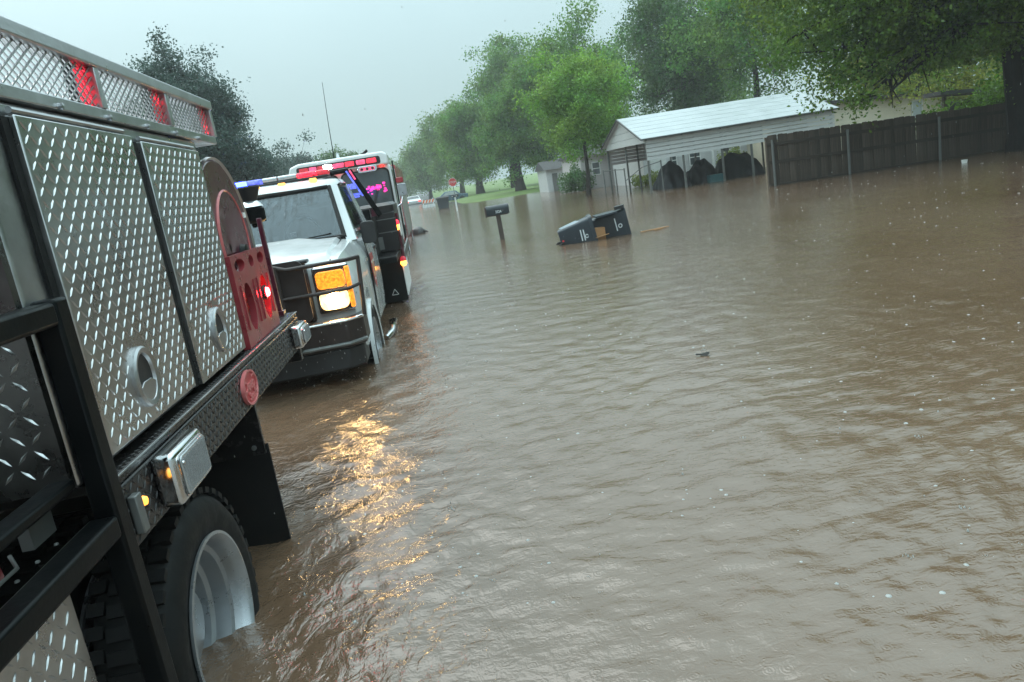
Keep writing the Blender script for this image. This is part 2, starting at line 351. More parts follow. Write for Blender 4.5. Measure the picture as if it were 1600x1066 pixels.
def rrect(x0, x1, z0, z1, r, n=5):
    out = []
    for cx, cz, a0 in ((x1 - r, z1 - r, 0), (x0 + r, z1 - r, PI / 2), (x0 + r, z0 + r, PI), (x1 - r, z0 + r, 1.5 * PI)):
        for k in range(n + 1):
            a = a0 + PI / 2 * k / n; out.append((cx + r * math.cos(a), cz + r * math.sin(a)))
    return out
def treads(mb, o, u, v, nrm, Wd, Hd, s=.034, L=.037, w=.0098, h=.0030, skip=None):
    o, u, v, nrm = map(Vector, (o, u, v, nrm)); nu, nv = int(Wd / s), int(Hd / s)
    mu, mv = (Wd - (nu - 1) * s) / 2, (Hd - (nv - 1) * s) / 2
    for i in range(nu):
        for j in range(nv):
            a, b = mu + i * s, mv + j * s
            if skip and skip(a, b): continue
            c = o + u * a + v * b; t = (u + v) / 1.4142 if (i + j) % 2 else (u - v) / 1.4142; q = nrm.cross(t)
            A, Bq, Cq, D = c - t * L / 2, c - q * w / 2, c + t * L / 2, c + q * w / 2
            T1, T2 = c - t * L * .3 + nrm * h, c + t * L * .3 + nrm * h
            mb.add([A, Bq, Cq, D, T1, T2], [(0, 1, 4), (1, 5, 4), (1, 2, 5), (2, 3, 5), (3, 4, 5), (3, 0, 4)])
    return mb

# ------------------------------------------------------------------ the setting: ground, road, water
def sst(a, b, x):
    t = np.clip((x - a) / (b - a), 0, 1); return t * t * (3 - 2 * t)
def ground_z(x, y):
    z = -.30 + 0 * x
    road = sst(2.2, 3.2, np.abs(x + 1.7) - 1.6)
    z = z + sst(66, 92, y) * .40
    lawn = sst(1.0, 3.6, x) * sst(50, 62, y + .15 * (x - 3)) * .50
    z = z + lawn * (1 - sst(66, 92, y) * .6)
    z = z + sst(7, 18, -x) * .5 + sst(24, 40, x) * .38
    z = z + sst(100, 260, y) * .8
    return z + .03 * np.sin(x * .7 + 1.3) * np.cos(y * .41) * sst(3, 7, np.abs(x + 1.7))
xs = np.unique(np.concatenate([np.linspace(-180, -30, 10), np.linspace(-30, 45, 90), np.linspace(45, 180, 10)]))
ys = np.unique(np.concatenate([np.linspace(-60, 0, 8), np.linspace(0, 120, 120), np.linspace(120, 340, 14)]))
GX, GY = np.meshgrid(xs, ys); GZ = ground_z(GX, GY); nx, ny = len(xs), len(ys)
g = MB(); g.v = list(zip(GX.ravel().tolist(), GY.ravel().tolist(), GZ.ravel().tolist()))
g.f = [(j * nx + i, j * nx + i + 1, (j + 1) * nx + i + 1, (j + 1) * nx + i) for j in range(ny - 1) for i in range(nx - 1)]
tag(g.build('ground', 'ground', origin=(0, 0, 0)), None, kind='structure')
rd = MB(); yy = np.linspace(-59, 300, 240); xr = np.linspace(-5.2, 1.0, 9)
RX, RY = np.meshgrid(xr, yy); RZ = ground_z(RX, RY) + .012
rd.v = list(zip(RX.ravel().tolist(), RY.ravel().tolist(), RZ.ravel().tolist()))
rd.f = [(j * 9 + i, j * 9 + i + 1, (j + 1) * 9 + i + 1, (j + 1) * 9 + i) for j in range(239) for i in range(8)]
tag(rd.build('road', 'asphalt', origin=(0, 0, 0)), None, kind='structure')
def wave_height(x, y, r, dr, dth):
    rg = np.random.default_rng(4); h = np.zeros_like(x); sp_ = np.maximum(r * dr, r * dth)
    xw = x + .22 * np.sin(.9 * y + 1.1) + .12 * np.sin(2.3 * x - 1.7 * y); yw = y + .22 * np.sin(.8 * x + .4) + .10 * np.sin(1.9 * y + 2.6 * x)
    patch = .85 + .35 * np.sin(.55 * x + 1.3 * np.sin(.31 * y)) * np.sin(.37 * y + .9 * np.sin(.43 * x))
    for k in range(44):
        lam = .075 * (6.5 ** (k / 43)); a = PI / 2 + rg.normal() * .7 + (.5 if k % 5 == 0 else 0); ph = rg.uniform(0, 2 * PI)
        amp = .0145 * min(1, .22 / lam) ** .5 * lam / (2 * PI) * rg.uniform(.6, 1.3); fade = np.clip((lam / sp_ - 2.6) / 3, 0, 1)
        q = 2 * PI / lam * (xw * math.cos(a) + yw * math.sin(a)) + ph
        h += amp * fade * (np.sin(q) + .25 * np.sin(2 * q + 1.2))
    near = np.exp(-np.clip(x + .75, 0, 9) / .5) * (y < 14) * (y > .5) * (x > -1.2)          # wash against the trucks
    h += near * (.004 * np.sin(17 * (x * .8 - y * .5) + 2 * np.sin(3 * y)) + .003 * np.sin(26 * (x * .6 + y * .45) + 2 * np.sin(5 * x + 2 * y)))
    return h * patch
NR = 780; rad = np.geomspace(.9, 130, NR); th = np.concatenate([np.radians(np.linspace(-50, 60, 520)), np.radians(np.linspace(60, 310, 42))[1:-1]]); NT = len(th)
TH, RAD = np.meshgrid(th, rad); WX, WY = RAD * np.sin(TH), RAD * np.cos(TH)
WZ = wave_height(WX, WY, RAD, math.log(130 / .9) / NR, math.radians(110 / 520)) * ((TH > math.radians(-49)) & (TH < math.radians(59)))
w = MB(); w.v = [(0., 0., 0.)] + list(zip(WX.ravel().tolist(), WY.ravel().tolist(), WZ.ravel().tolist()))
w.f = [(0, 1 + (k + 1) % NT, 1 + k) for k in range(NT)] + [(1 + i * NT + k, 1 + i * NT + (k + 1) % NT, 1 + (i + 1) * NT + (k + 1) % NT, 1 + (i + 1) * NT + k) for i in range(NR - 1) for k in range(NT)]
tag(w.build('flood_water', 'flood_water', origin=(0, 0, 0), smooth=80), None, kind='structure')

# ------------------------------------------------------------------ trees
def leaf_mesh(name, pos, size, m, rng, origin, droop=.25, asp=.62):
    n = len(pos); d = rng.normal(size=(n, 3)); d[:, 2] -= droop; d /= np.linalg.norm(d, axis=1, keepdims=True)
    q = np.cross(d, rng.normal(size=(n, 3))); q /= np.linalg.norm(q, axis=1, keepdims=True)
    L = size * rng.uniform(.6, 1.35, size=(n, 1)); nr = np.cross(d, q)
    V = np.stack([pos - d * L * .5, pos + q * L * asp * .5 + nr * L * .08, pos + d * L * .5, pos - q * L * asp * .5 + nr * L * .08], 1).reshape(-1, 3) - np.array(origin)
    me = bpy.data.meshes.new(name); me.vertices.add(4 * n); me.vertices.foreach_set('co', V.astype(np.float32).ravel())
    me.loops.add(4 * n); me.loops.foreach_set('vertex_index', np.arange(4 * n, dtype=np.int32))
    me.polygons.add(n); me.polygons.foreach_set('loop_start', np.arange(0, 4 * n, 4, dtype=np.int32))
    me.update(calc_edges=True); me.validate(); me.materials.append(MATS[m]); return me
def tree(name, label, base, crown, rad, nleaf, lsize, leaf, seed, trunk_r=.2, bark='bark', limbs=11, twigs=7, extra=(), group='trees around the flooded street', fork=.35, cl=.16, lowcut=-9, prune=None):
    """crown: centre (world), rad: ellipsoid radii; extra: (x, y, z, r) boughs in world space"""
    rng = np.random.default_rng(seed); base = Vector(base); C_ = Vector(crown); R_ = Vector(rad)
    root = thing(name, label, 'tree', tuple(base), group)
    wood = MB(); hgt = C_.z - base.z
    top = C_ + Vector((rng.normal() * .2, rng.normal() * .2, R_.z * .35))
    path = []
    for k in range(9):
        t = k / 8; p = base.lerp(top, t); p += Vector((math.sin(t * 5 + seed) * .05 * hgt * t * (1 - t) * 2, math.cos(t * 4 + seed) * .05 * hgt * t * (1 - t) * 2, 0)); path.append(p)
    path[0] = base + Vector((0, 0, -.35))
    rads = [trunk_r * (1.35 if k == 0 else (1 - .82 * k / 8)) for k in range(9)]
    wood.tube(path, rads, 9)
    centers = []; ga = 2.399963
    targets = []
    for i in range(limbs):
        t = (i + .5) / limbs; ph = i * ga + seed; zf = -0.75 + 1.65 * t; rr = math.sqrt(max(.08, 1 - zf * zf)) * rng.uniform(.6, .95)
        targets.append((C_ + Vector((math.cos(ph) * rr * R_.x, math.sin(ph) * rr * R_.y, zf * R_.z * .92)), None))
    for e in extra: targets.append((Vector(e[:3]), e[3]))
    for tp, er in targets:
        s0 = fork + (1 - fork) * max(0, min(.85, (tp.z - base.z) / max(.1, top.z - base.z) * .7)); fi = s0 * 8; a = int(fi); st = path[a].lerp(path[min(8, a + 1)], fi - a)
        mid = st.lerp(tp, .5) + Vector((rng.normal() * .06, rng.normal() * .06, .10)) * (tp - st).length
        lp = [st.lerp(mid, .0)] + [(st * (1 - u) ** 2 + mid * 2 * u * (1 - u) + tp * u * u) for u in (.2, .4, .6, .8, 1)]
        lr = max(.02, trunk_r * .42 * (1 - s0 * .5)); wood.tube(lp, [lr * (1 - .85 * u) for u in (0, .2, .4, .6, .8, 1)], 6)
        scl = (er if er else cl * 2.2 * (R_.x + R_.y + R_.z) / 3)
        centers.append((tp, scl * .55))
        for j in range(twigs):
            u = rng.uniform(.35, 1); q = st * (1 - u) ** 2 + mid * 2 * u * (1 - u) + tp * u * u
            e = q + Vector(rng.normal(size=3)) * scl * .75; e.z += scl * .1
            wood.tube([q, q.lerp(e, .5) + Vector(rng.normal(size=3)) * scl * .08, e], [lr * .28, lr * .2, .008], 4)
            centers.append((e, scl * rng.uniform(.25, .55)))
    wood.build('trunk', bark, root)
    cc = np.array([tuple(c) for c, _ in centers]); cs = np.array([s for _, s in centers]); wts = cs ** 2; wts /= wts.sum()
    sub = rng.choice(len(cc), size=nleaf // 7, p=wts); tw = cc[sub] + rng.normal(size=(len(sub), 3)) * cs[sub][:, None] * np.array([.8, .8, .6])
    idx = rng.integers(0, len(tw), nleaf); pos = tw[idx] + rng.normal(size=(nleaf, 3)) * lsize * np.array([1.5, 1.5, 1.2])
    pos = pos[pos[:, 2] > max(lowcut, base.z + .35)]
    if prune: pos = pos[~((pos[:, 0] > prune[0]) & (pos[:, 0] < prune[1]) & (pos[:, 2] < prune[2]))]
    me = leaf_mesh('crown', pos, lsize, leaf, rng, base)
    ob = bpy.data.objects.new('crown', me); COL.objects.link(ob); ob.parent = root
    return root

G = 'trees around the flooded street'
tree('shade_tree', 'big near tree with dark trunk overhanging the wooden fence at the right edge', (15.6, 18.3, -.4), (15.0, 19.0, 5.9), (5.4, 4.4, 2.9), 190000, .098, 'leaf_near', 3, .42, 'bark_dark', 16, 9,
     extra=[(10.5, 18.4, 3.0, .95), (9.7, 18.8, 3.7, 1.0), (10.9, 18.2, 2.35, .75), (11.5, 18.3, 2.2, .6), (12.4, 18.5, 3.2, .8), (13.3, 18.0, 3.2, .8), (10.9, 18.9, 4.2, 1.2), (12.0, 18.6, 3.8, 1.2), (14.3, 18.2, 3.3, .8), (11.1, 18.2, 1.85, .33), (11.9, 18.3, 1.95, .3), (9.4, 19.4, 4.8, 1.1), (13.4, 18.9, 4.1, 1.3), (15.9, 17.3, 2.9, .8), (16.3, 17.6, 3.6, 1.0), (15.0, 17.2, 3.4, .8), (11.0, 19.5, 3.5, 1.1), (12.6, 19.6, 3.9, 1.2), (14.0, 19.6, 3.9, 1.2), (10.2, 19.2, 4.6, 1.2), (11.6, 19.2, 4.9, 1.3), (13.0, 19.2, 5.0, 1.3), (14.6, 19.0, 4.4, 1.3), (16.3, 18.8, 4.6, 1.3), (9.2, 19.6, 5.5, 1.2)], fork=.42, prune=(11.45, 14.6, 2.35))
tree('yard_tree', 'yellow-green tree seen behind the cream house and the fence', (21.5, 31, .1), (21.9, 31, 4.3), (4.6, 3.0, 3.4), 37700, 0.136, 'leaf_yellow', 11, .24)
tree('yard_tree', 'dark tree filling the gap behind the open shed, right of the yellow-green tree', (28.5, 37, .1), (28, 37, 4.6), (5.0, 3.6, 4.0), 26000, .2, 'leaf_mid', 45, .28)
tree('yard_tree', 'tall loose tree rising behind the carport ridge, with sky gaps beside it', (18.8, 41, .0), (18.9, 41, 7.4), (3.2, 3.2, 4.2), 29000, 0.168, 'leaf_mid', 12, .26, limbs=13)
tree('yard_tree', 'dark dense tree with bare lower branches directly behind the carport roof', (16.7, 48, .0), (17.2, 48, 7.2), (3.5, 3.4, 4.6), 43500, 0.176, 'leaf_dark', 13, .32, limbs=14)
tree('yard_tree', 'slim light green tree standing in the water left of the carport', (7.53, 35.4, -.4), (7.8, 35.4, 3.9), (2.3, 2.1, 2.5), 34800, 0.120, 'leaf_light', 14, .13, limbs=13, fork=.3)
tree('lawn_tree', 'broad tall mid green tree above the slim tree, behind it', (12.6, 61, .2), (13.2, 61, 7.0), (4.5, 4.2, 4.9), 60900, 0.208, 'leaf_mid', 15, .36, limbs=15)
tree('lawn_tree', 'thick-trunked tree on the lawn right of the stop sign', (7.7, 62, .2), (8.0, 62, 5.2), (3.0, 3.0, 3.6), 37700, 0.192, 'leaf_mid', 16, .42, limbs=13, fork=.25)
tree('lawn_tree', 'tall tree with sparse top further back on the lawn', (9.6, 82, .2), (10.2, 82, 9.6), (4.0, 3.8, 5.8), 43500, 0.240, 'leaf_mid', 17, .42, limbs=15)
tree('lawn_tree', 'rounded tree with a dark trunk on the lawn just right of the stop sign post', (5.6, 80, .2), (5.8, 80, 5.6), (3.6, 3.4, 4.0), 34800, 0.224, 'leaf_mid', 18, .45, fork=.25)
tree('lawn_tree', 'pale mid-distance tree behind the stop sign', (4.6, 100, .2), (5.0, 100, 7.0), (4.0, 3.6, 4.8), 31900, 0.272, 'leaf_pale', 19, .35)
tree('far_tree', 'hazy pale tree above the white car at the road end', (.4, 118, .3), (.9, 118, 5.8), (3.4, 3.2, 4.6), 21750, 0.288, 'leaf_pale', 20, .3)
tree('far_tree', 'lowest hazy tree at the end of the road', (-4.2, 150, .5), (-4.2, 150, 4.6), (5.5, 4, 3.8), 17400, 0.360, 'leaf_pale', 21, .3)
tree('yard_tree', 'dark bluish tree with ragged twigs behind the near truck at left', (-9.3, 33, .2), (-9.2, 33, 4.5), (2.3, 2.2, 3.2), 95000, .105, 'leaf_blue', 22, .26, 'bark_dark', 17, 8, extra=[(-9.6, 33, 9.1, .28), (-9.6, 33, 8.6, .4), (-9.2, 33, 8.3, .4), (-8.4, 33, 7.5, .4), (-7.5, 33, 6.6, .4), (-10.4, 33, 8.2, .4), (-9.7, 33, 7.8, .6), (-10.2, 33, 7.2, .7), (-9.3, 33, 7.0, .7), (-8.5, 33, 6.6, .7), (-7.9, 33, 5.9, .7), (-7.2, 33, 5.6, .55), (-7.1, 32.8, 4.6, .8), (-6.6, 33, 3.7, .7), (-6.5, 33, 2.8, .7), (-9.8, 33, 5.6, 1.0), (-8.4, 33, 5.0, 1.0)])
tree('far_tree', 'dark low tree left of the fire engine roof', (-12.2, 66, .3), (-11.6, 66, 3.7), (3.4, 3, 2.6), 26100, 0.192, 'leaf_blue', 23, .25, 'bark_dark')
tree('far_tree', 'low tree behind the fire engine light bar', (-7.6, 70, .3), (-7.2, 70, 3.6), (2.6, 2.6, 2.5), 20300, 0.192, 'leaf_dark', 24, .22, 'bark_dark')
tree('far_tree', 'pale green low tree between the carport roof and the near tree', (23.5, 62, .2), (23.5, 62, 4.2), (4.5, 3.5, 3.6), 23200, 0.208, 'leaf_pale', 25, .25)
tree('lawn_tree', 'shaded tree behind the pale garage', (15.0, 78, .2), (15.5, 78, 5.0), (5.0, 4, 4.4), 29000, 0.240, 'leaf_dark', 26, .35)
for lab, x, y, sd_, rr in (('broad yard tree right of the street, outside the view', 13.5, 9.5, 41, 3.4), ('round yard tree further right of the street, outside the view', 19.0, 6.0, 42, 3.8), ('tall yard tree right of the street level with the camera', 13.0, .5, 43, 3.4), ('leafy yard tree right of the street behind the camera', 16.0, -8.0, 44, 4.0)):
    tree('yard_tree', lab, (x, y, -.3), (x, y, 4.6), (rr, rr, 3.6), 15950, 0.224, 'leaf_dark', sd_, .3)
def shrub(name, label, c, r, n, ls, leaf, seed):
    rng = np.random.default_rng(seed); root = thing(name, label, 'shrub', (c[0], c[1], -.3))
    st = MB()
    for k in range(7):
        e = Vector(c) + Vector(rng.normal(size=3)) * .4 * Vector(r).length * .5; st.tube([(c[0] + rng.normal() * .05, c[1] + rng.normal() * .05, -.4), e], [.02, .006], 5)
    st.build('stem', 'bark', root)
    d = rng.normal(size=(n, 3)); d /= np.linalg.norm(d, axis=1, keepdims=True); pos = np.array(c) + d * rng.uniform(.45, 1.05, (n, 1)) * np.array(r) * (1 + .25 * np.sin(d[:, :1] * 7 + seed)); pos = pos[pos[:, 2] > .03]
    ob = bpy.data.objects.new('foliage', leaf_mesh('foliage', pos, ls, leaf, rng, root.location)); COL.objects.link(ob); ob.parent = root
shrub('shrub', 'low yellow-green shrub in the water in front of the white house door', (10.6, 35.4, .15), (.95, .6, .42), 2600, .10, 'leaf_shrub', 31)
shrub('shrub', 'yellow shrub behind the covered vehicles in the carport', (14.6, 34.8, .5), (.7, .5, .6), 2000, .10, 'leaf_shrub', 32)
shrub('shrub', 'dark green bush beside the pale garage under the slim tree', (8.6, 43, .5), (.9, .9, .9), 3600, .13, 'leaf_dark', 33)
shrub('shrub', 'dark hedge behind the fence beside the big trunk', (18.6, 22.2, .9), (2.6, .9, 1.15), 9000, .12, 'leaf_near', 34)
shrub('shrub', 'shaded bush beyond the open shed', (23.5, 29.5, .9), (2.2, 1.4, 1.5), 7000, .14, 'leaf_yellow', 35)

# ------------------------------------------------------------------ carport
cp = thing('carport', 'long white metal carport with sloped roof on thin posts, flooded', 'carport', (11.9, 30.4, -.4))
CX0, CX1, CYF, CYB, ZE, ZR, CYR = 8.25, 15.6, 27.4, 33.5, 2.02, 2.98, 30.4
for i, x in enumerate((8.28, 9.64, 11.15, 12.3, 13.8, 15.5)):
    for y in (CYF + .06, CYB - .06):
        B(x - .035, x + .035, y - .035, y + .035, -.45, ZE - .06).build('post', 'galvanised', cp)
B(8.25, 8.32, 30.37, 30.43, -.45, 2.9).build('post', 'galvanised', cp)
for k in range(6):            # roof sheets, front and back slope
    for (ya, yb, za, zb) in ((CYF - .12, CYR, ZE - .03, ZR), (CYB + .12, CYR, ZE - .03, ZR)):
        t0, t1 = k / 6, (k + 1) / 6 - .0006
        p = lambda t: (ya + (yb - ya) * t, za + (zb - za) * t)
        (y0, z0), (y1, z1) = p(t0), p(t1)
        MB().prism([(y0, z0 - .008), (y1, z1 - .008), (y1, z1 + .012), (y0, z0 + .017)], 'X', CX0 - .18, CX1 + .15).build('roof_sheet', 'roof_metal', cp)
for k in range(5):            # side cladding strips under the eave
    z1 = ZE - .10 - k * .148; z0 = z1 - .130
    MB().prism([(CYF - .022, z0), (CYF - .004, z1), (CYF + .015, z1), (CYF + .015, z0)], 'X', CX0, CX1).build('siding_board', 'white_siding', cp)
    MB().prism([(CYB + .022, z0), (CYB + .004, z1), (CYB - .015, z1), (CYB - .015, z0)], 'X', CX0, CX1).build('siding_board', 'pink_siding', cp)
for k in range(4):            # gable boards, each narrower
    for X, s in ((CX0 - .02, -1), (CX1 + .02, 1)):
        za, zb = 1.86 + k * .27, 1.86 + k * .27 + .258
        hw = lambda z: max(.03, (CYB - CYF) / 2 * (1 - max(0, z - 2.0) / .95))
        MB().prism([(CYR - hw(za), za), (CYR + hw(za), za), (CYR + hw(zb), zb), (CYR - hw(zb), zb)], 'X', X, X + s * .02).build('gable_board', 'white_siding', cp)
for ya, za, yb, zb in ((CYF - .13, ZE - .05, CYR, ZR - .02), (CYB + .13, ZE - .05, CYR, ZR - .02)):
    MB().bar((CX0 - .2, ya, za), (CX0 - .2, yb, zb), .05, .04).build('roof_trim', 'dark_trim', cp)
MB().bar((CX0 - .18, CYF - .14, ZE - .055), (CX1 + .15, CYF - .14, ZE - .055), .03, .035).build('roof_trim', 'dark_trim', cp)
# railing / chain-link frame at the open end
rl = thing('yard_gate', 'thin pipe gate frame standing in water at the open end of the carport', 'gate', (8.1, 31, -.4))
for x, y in ((7.96, 33.4), (8.05, 31.6), (7.75, 29.0), (8.9, 27.9)): MB().tube([(x, y, -.45), (x, y, 1.05 if x < 8.5 else 1.15)], .028, 8).build('post', 'galvanised', rl)
MB().tube([(7.96, 33.4, 1.0), (8.05, 31.6, 1.0), (7.75, 29.0, 1.0)], .02, 8).build('rail', 'galvanised', rl)
MB().tube([(7.75, 29.0, .55), (8.3, 28.4, .98), (8.9, 27.9, 1.1)], .018, 8).build('rail', 'galvanised', rl)

def clap_wall(parent, x0, x1, y, z0, z1, h, m, face=-1):
    n = int((z1 - z0) / h)
    me = MB().prism([(face * .022, 0), (face * .004, h * .97), (-face * .03, h * .97), (-face * .03, 0)], 'X', 0, x1 - x0).mesh('siding_board', m)
    for k in range(n): piece('siding_board', me, parent, (x0, y, z0 + k * h))
def win(parent, x0, x1, y, z0, z1, pane='window_dark', mull=True):
    f = MB(); t = .05
    f.box(x0, x1, y - .06, y - .02, z1 - t, z1).box(x0, x1, y - .06, y - .02, z0, z0 + t).box(x0, x0 + t, y - .058, y - .02, z0 + t, z1 - t).box(x1 - t, x1, y - .058, y - .02, z0 + t, z1 - t)
    if mull: f.box(x0 + t, x1 - t, y - .056, y - .02, (z0 + z1) / 2 - .02, (z0 + z1) / 2 + .02)
    o = f.build('window', 'window_frame', parent)
    B(x0 + .02, x1 - .02, y - .035, y - .025, z0 + .02, z1 - .02).build('pane', pane, o)
# white house behind the carport
wh = thing('house', 'white clapboard house with dark windows seen through the carport', 'house', (14, 40, -.4))
B(10.6, 19.5, 36.03, 42, -.45, 2.3).build('wall', 'white_siding', wh)
clap_wall(wh, 10.6, 19.5, 36.0, -.1, 2.3, .115, 'white_siding')
MB().prism([(35.6, 2.25), (39, 3.1), (42.4, 2.25)], 'X', 10.3, 19.8).build('roof', 'shingle', wh)
for x0, x1 in ((12.9, 13.5), (14.6, 15.0), (15.15, 15.55), (12.0, 12.3)): win(wh, x0, x1, 36.0, .55, 1.35)
d = B(10.95, 11.75, 35.93, 35.97, -.3, 1.6).build('door', 'window_frame', wh); B(11.62, 11.68, 35.9, 35.93, .65, .7).build('handle', 'chrome', d)
for x in (12.45, 13.9): B(x, x + .1, 35.5, 35.6, -.4, 2.2).build('porch_post', 'window_frame', wh)
# pinkish house to the left
ph = thing('house', 'pinkish clapboard house behind the slim tree, left of the carport', 'house', (11, 46, -.4))
B(9.0, 14.5, 43.03, 49, -.45, 1.95).build('wall', 'pink_siding', ph); clap_wall(ph, 9.0, 14.5, 43.0, -.1, 1.95, .17, 'pink_siding')
MB().prism([(42.6, 1.9), (46, 2.6), (49.4, 1.9)], 'X', 8.8, 14.7).build('roof', 'shingle', ph)
win(ph, 9.6, 10.1, 43.0, .75, 1.5)
# pale garage
ga = thing('garage', 'small pale garage with grey door beyond the slim tree', 'garage', (9.3, 53, -.2))
B(8.2, 10.6, 51.03, 55, -.4, 1.5).build('wall', 'white_siding', ga); clap_wall(ga, 8.2, 8.55, 51.0, -.1, 1.5, .2, 'white_siding')
B(8.6, 8.95, 50.97, 51.02, -.1, 1.2).build('door', 'galvanised', ga)
MB().prism([(50.7, 1.48), (53, 2.1), (55.3, 1.48)], 'X', 8.05, 10.8).build('roof', 'shingle', ga)
# cream house over the fence
ch = thing('house', 'cream clapboard house with one pale window above the wooden fence', 'house', (19, 33, -.4))
B(15.9, 21.75, 30.03, 36, -.45, 2.0).build('wall', 'cream_siding', ch)
for k in range(19):
    z = -.1 + k * .125; x1 = min(21.78, 17.2 + (2.25 - z - .125) / .0529)
    if x1 < 16.2: break
    MB().prism([(29.978, z), (29.996, z + .121), (30.03, z + .121), (30.03, z)], 'X', 15.9, x1).build('siding_board', 'cream_siding', ch)
MB().prism([(15.9, 1.99), (21.75, 1.99), (17.2, 2.24), (15.9, 2.30)], 'Y', 30.032, 30.2).build('gable', 'cream_siding', ch)
MB().prism([(15.6, 2.33), (17.2, 2.25), (22.3, 1.98), (22.3, 2.06), (17.2, 2.36), (15.6, 2.42)], 'Y', 29.7, 36.5).build('roof', 'dark_trim', ch)
win(ch, 20.45, 20.95, 30.0, 1.15, 1.86, 'window_pale', False)
B(21.78, 21.86, 29.95, 30.05, -.2, 1.95).build('corner_trim', 'window_frame', ch)
sh = thing('shed', 'low dark-roofed open shed behind the fence beside the big trunk', 'shed', (19, 24.2, -.3))
MB().prism([(17.3, 1.80), (20.6, 1.55), (20.6, 1.68), (17.3, 1.93)], 'Y', 23.8, 24.7).build('roof', 'shingle', sh)
for x in (17.5, 19.0, 20.4): B(x, x + .1, 23.95, 24.05, -.4, 1.75 - (x - 17.5) * .075).build('post', 'post_wood', sh)
B(17.9, 20.5, 24.55, 24.62, -.4, 1.55).build('back_wall', 'dark_trim', sh)

# ------------------------------------------------------------------ wooden fence (seen from the rail side)
fx0, fy0, fx1, fy1 = 9.6, 20.4, 18.6, 18.75
fl = math.hypot(fx1 - fx0, fy1 - fy0); fa = math.atan2(fy1 - fy0, fx1 - fx0)
fe = thing('wooden_fence', 'weathered dark wooden picket fence with metal posts standing in the flood', 'fence', (fx0, fy0, -.4))
prng = random.Random(5); pm = []
for k in range(4):
    hw, hh = .078, 1.0
    pm.append(MB().prism([(-hw, 0), (hw, 0), (hw, hh - .015), (hw - .025, hh), (-hw + .025, hh), (-hw, hh - .015)], 'Y', -.009, .009).mesh('picket', 'fence_wood', smooth=0))
np_ = int(fl / .142)
for k in range(np_):
    t = (k + .5) / np_; x, y = fx0 + (fx1 - fx0) * t, fy0 + (fy1 - fy0) * t; top = 1.40 - .20 * t + prng.uniform(-.012, .012)
    piece('picket', pm[k % 4], fe, (x, y + (.012 if k % 2 else -.012) + prng.uniform(-.002, .002), -.45), (0, prng.uniform(-.008, .008), fa + prng.uniform(-.01, .01)), (1, 1, top + .45))
nrm = Vector((math.sin(fa), -math.cos(fa), 0))
for f in (.07, .50, .83):
    a = Vector((fx0, fy0, -.1 + 1.5 * f)) + nrm * .04; b_ = Vector((fx1, fy1, -.1 + (1.3) * f)) + nrm * .04
    MB().bar(a, b_, .04, .09).build('rail', 'fence_rail', fe)
me_p = MB().tube([(0, 0, 0), (0, 0, 1.0)], .035, 10).mesh('metal_post', 'galvanised')
for t in (.012, .235, .50, .745, .965):
    p = Vector((fx0 + (fx1 - fx0) * t, fy0 + (fy1 - fy0) * t, -.45)) + nrm * .10; piece('metal_post', me_p, fe, p, (0, 0, 0), (1, 1, 1.72 - .2 * t))
B(fx0 - .05, fx0 + .03, fy0 - .03, fy0 + .05, -.45, 1.36).build('end_post', 'fence_wood', fe)

# ------------------------------------------------------------------ covered vehicles under the carport
def tarp(label, x0, x1, y0, y1, prof, seed):
    rng = np.random.default_rng(seed); cx, cy = (x0 + x1) / 2, (y0 + y1) / 2; root = thing('covered_motorcycle', label, 'covered vehicle', (cx, cy, -.4), 'vehicles under black covers in the carport')
    m = MB(); nu, nv = 34, 22; V = []; ph = rng.uniform(0, 6, 4)
    for i in range(nu + 1):
        for j in range(nv + 1):
            u, v = i / nu, 2 * j / nv - 1; e = min(1, u / .10, (1 - u) / .10) ** .6 if 0 < u < 1 else 0
            hgt = float(np.interp(u, np.linspace(0, 1, len(prof)), prof)); pk = 1 - abs(v) ** 2.4
            lum = .05 * math.sin(9 * u + 4 * v + ph[0]) + .04 * math.sin(17 * u - 7 * v + ph[1])
            z = -.42 + (hgt + .42) * max(0, pk * e) ** .7 * (1 + lum)
            sk = (1 - pk * e)
            V.append((x0 + (x1 - x0) * u + .05 * sk * math.sin(14 * v + ph[2]), cy + (y1 - y0) / 2 * v + .07 * sk * math.sin(22 * u + ph[3]), z))
    m.add(V, [(i * (nv + 1) + j, (i + 1) * (nv + 1) + j, (i + 1) * (nv + 1) + j + 1, i * (nv + 1) + j + 1) for i in range(nu) for j in range(nv)])
    m.build('cover', 'tarp', root, smooth=60)
    for f in (.22, .78): MB().lathe([(.16, -.05), (.26, -.05), (.28, 0), (.26, .05), (.16, .05), (.16, -.05)], (x0 + (x1 - x0) * f, cy, -.14), 'Y', 24).build('wheel', 'black_rubber', root)
    return root
tarp('tall peaked black cover, leftmost of the covered vehicles in the carport', 9.05, 10.35, 28.2, 30.3, [.25, .7, .95, .92, .55, .35], 1)
tarp('middle black covered vehicle in the carport, with a lower rounded hump', 10.35, 11.5, 28.4, 30.4, [.4, .6, .8, .88, .75, .35], 2)
tarp('widest black covered vehicle in the carport, beside the fence end', 11.6, 13.3, 28.2, 30.4, [.45, .85, .98, .92, .75, .45], 3)
tb = B(10.75, 11.35, 27.9, 28.25, -.1, .28).build('storage_tub', 'teal_plastic', origin=(11.05, 28.1, -.1), bevel=.03); tag(tb, 'low teal plastic tub floating between the covered vehicles', 'tub')

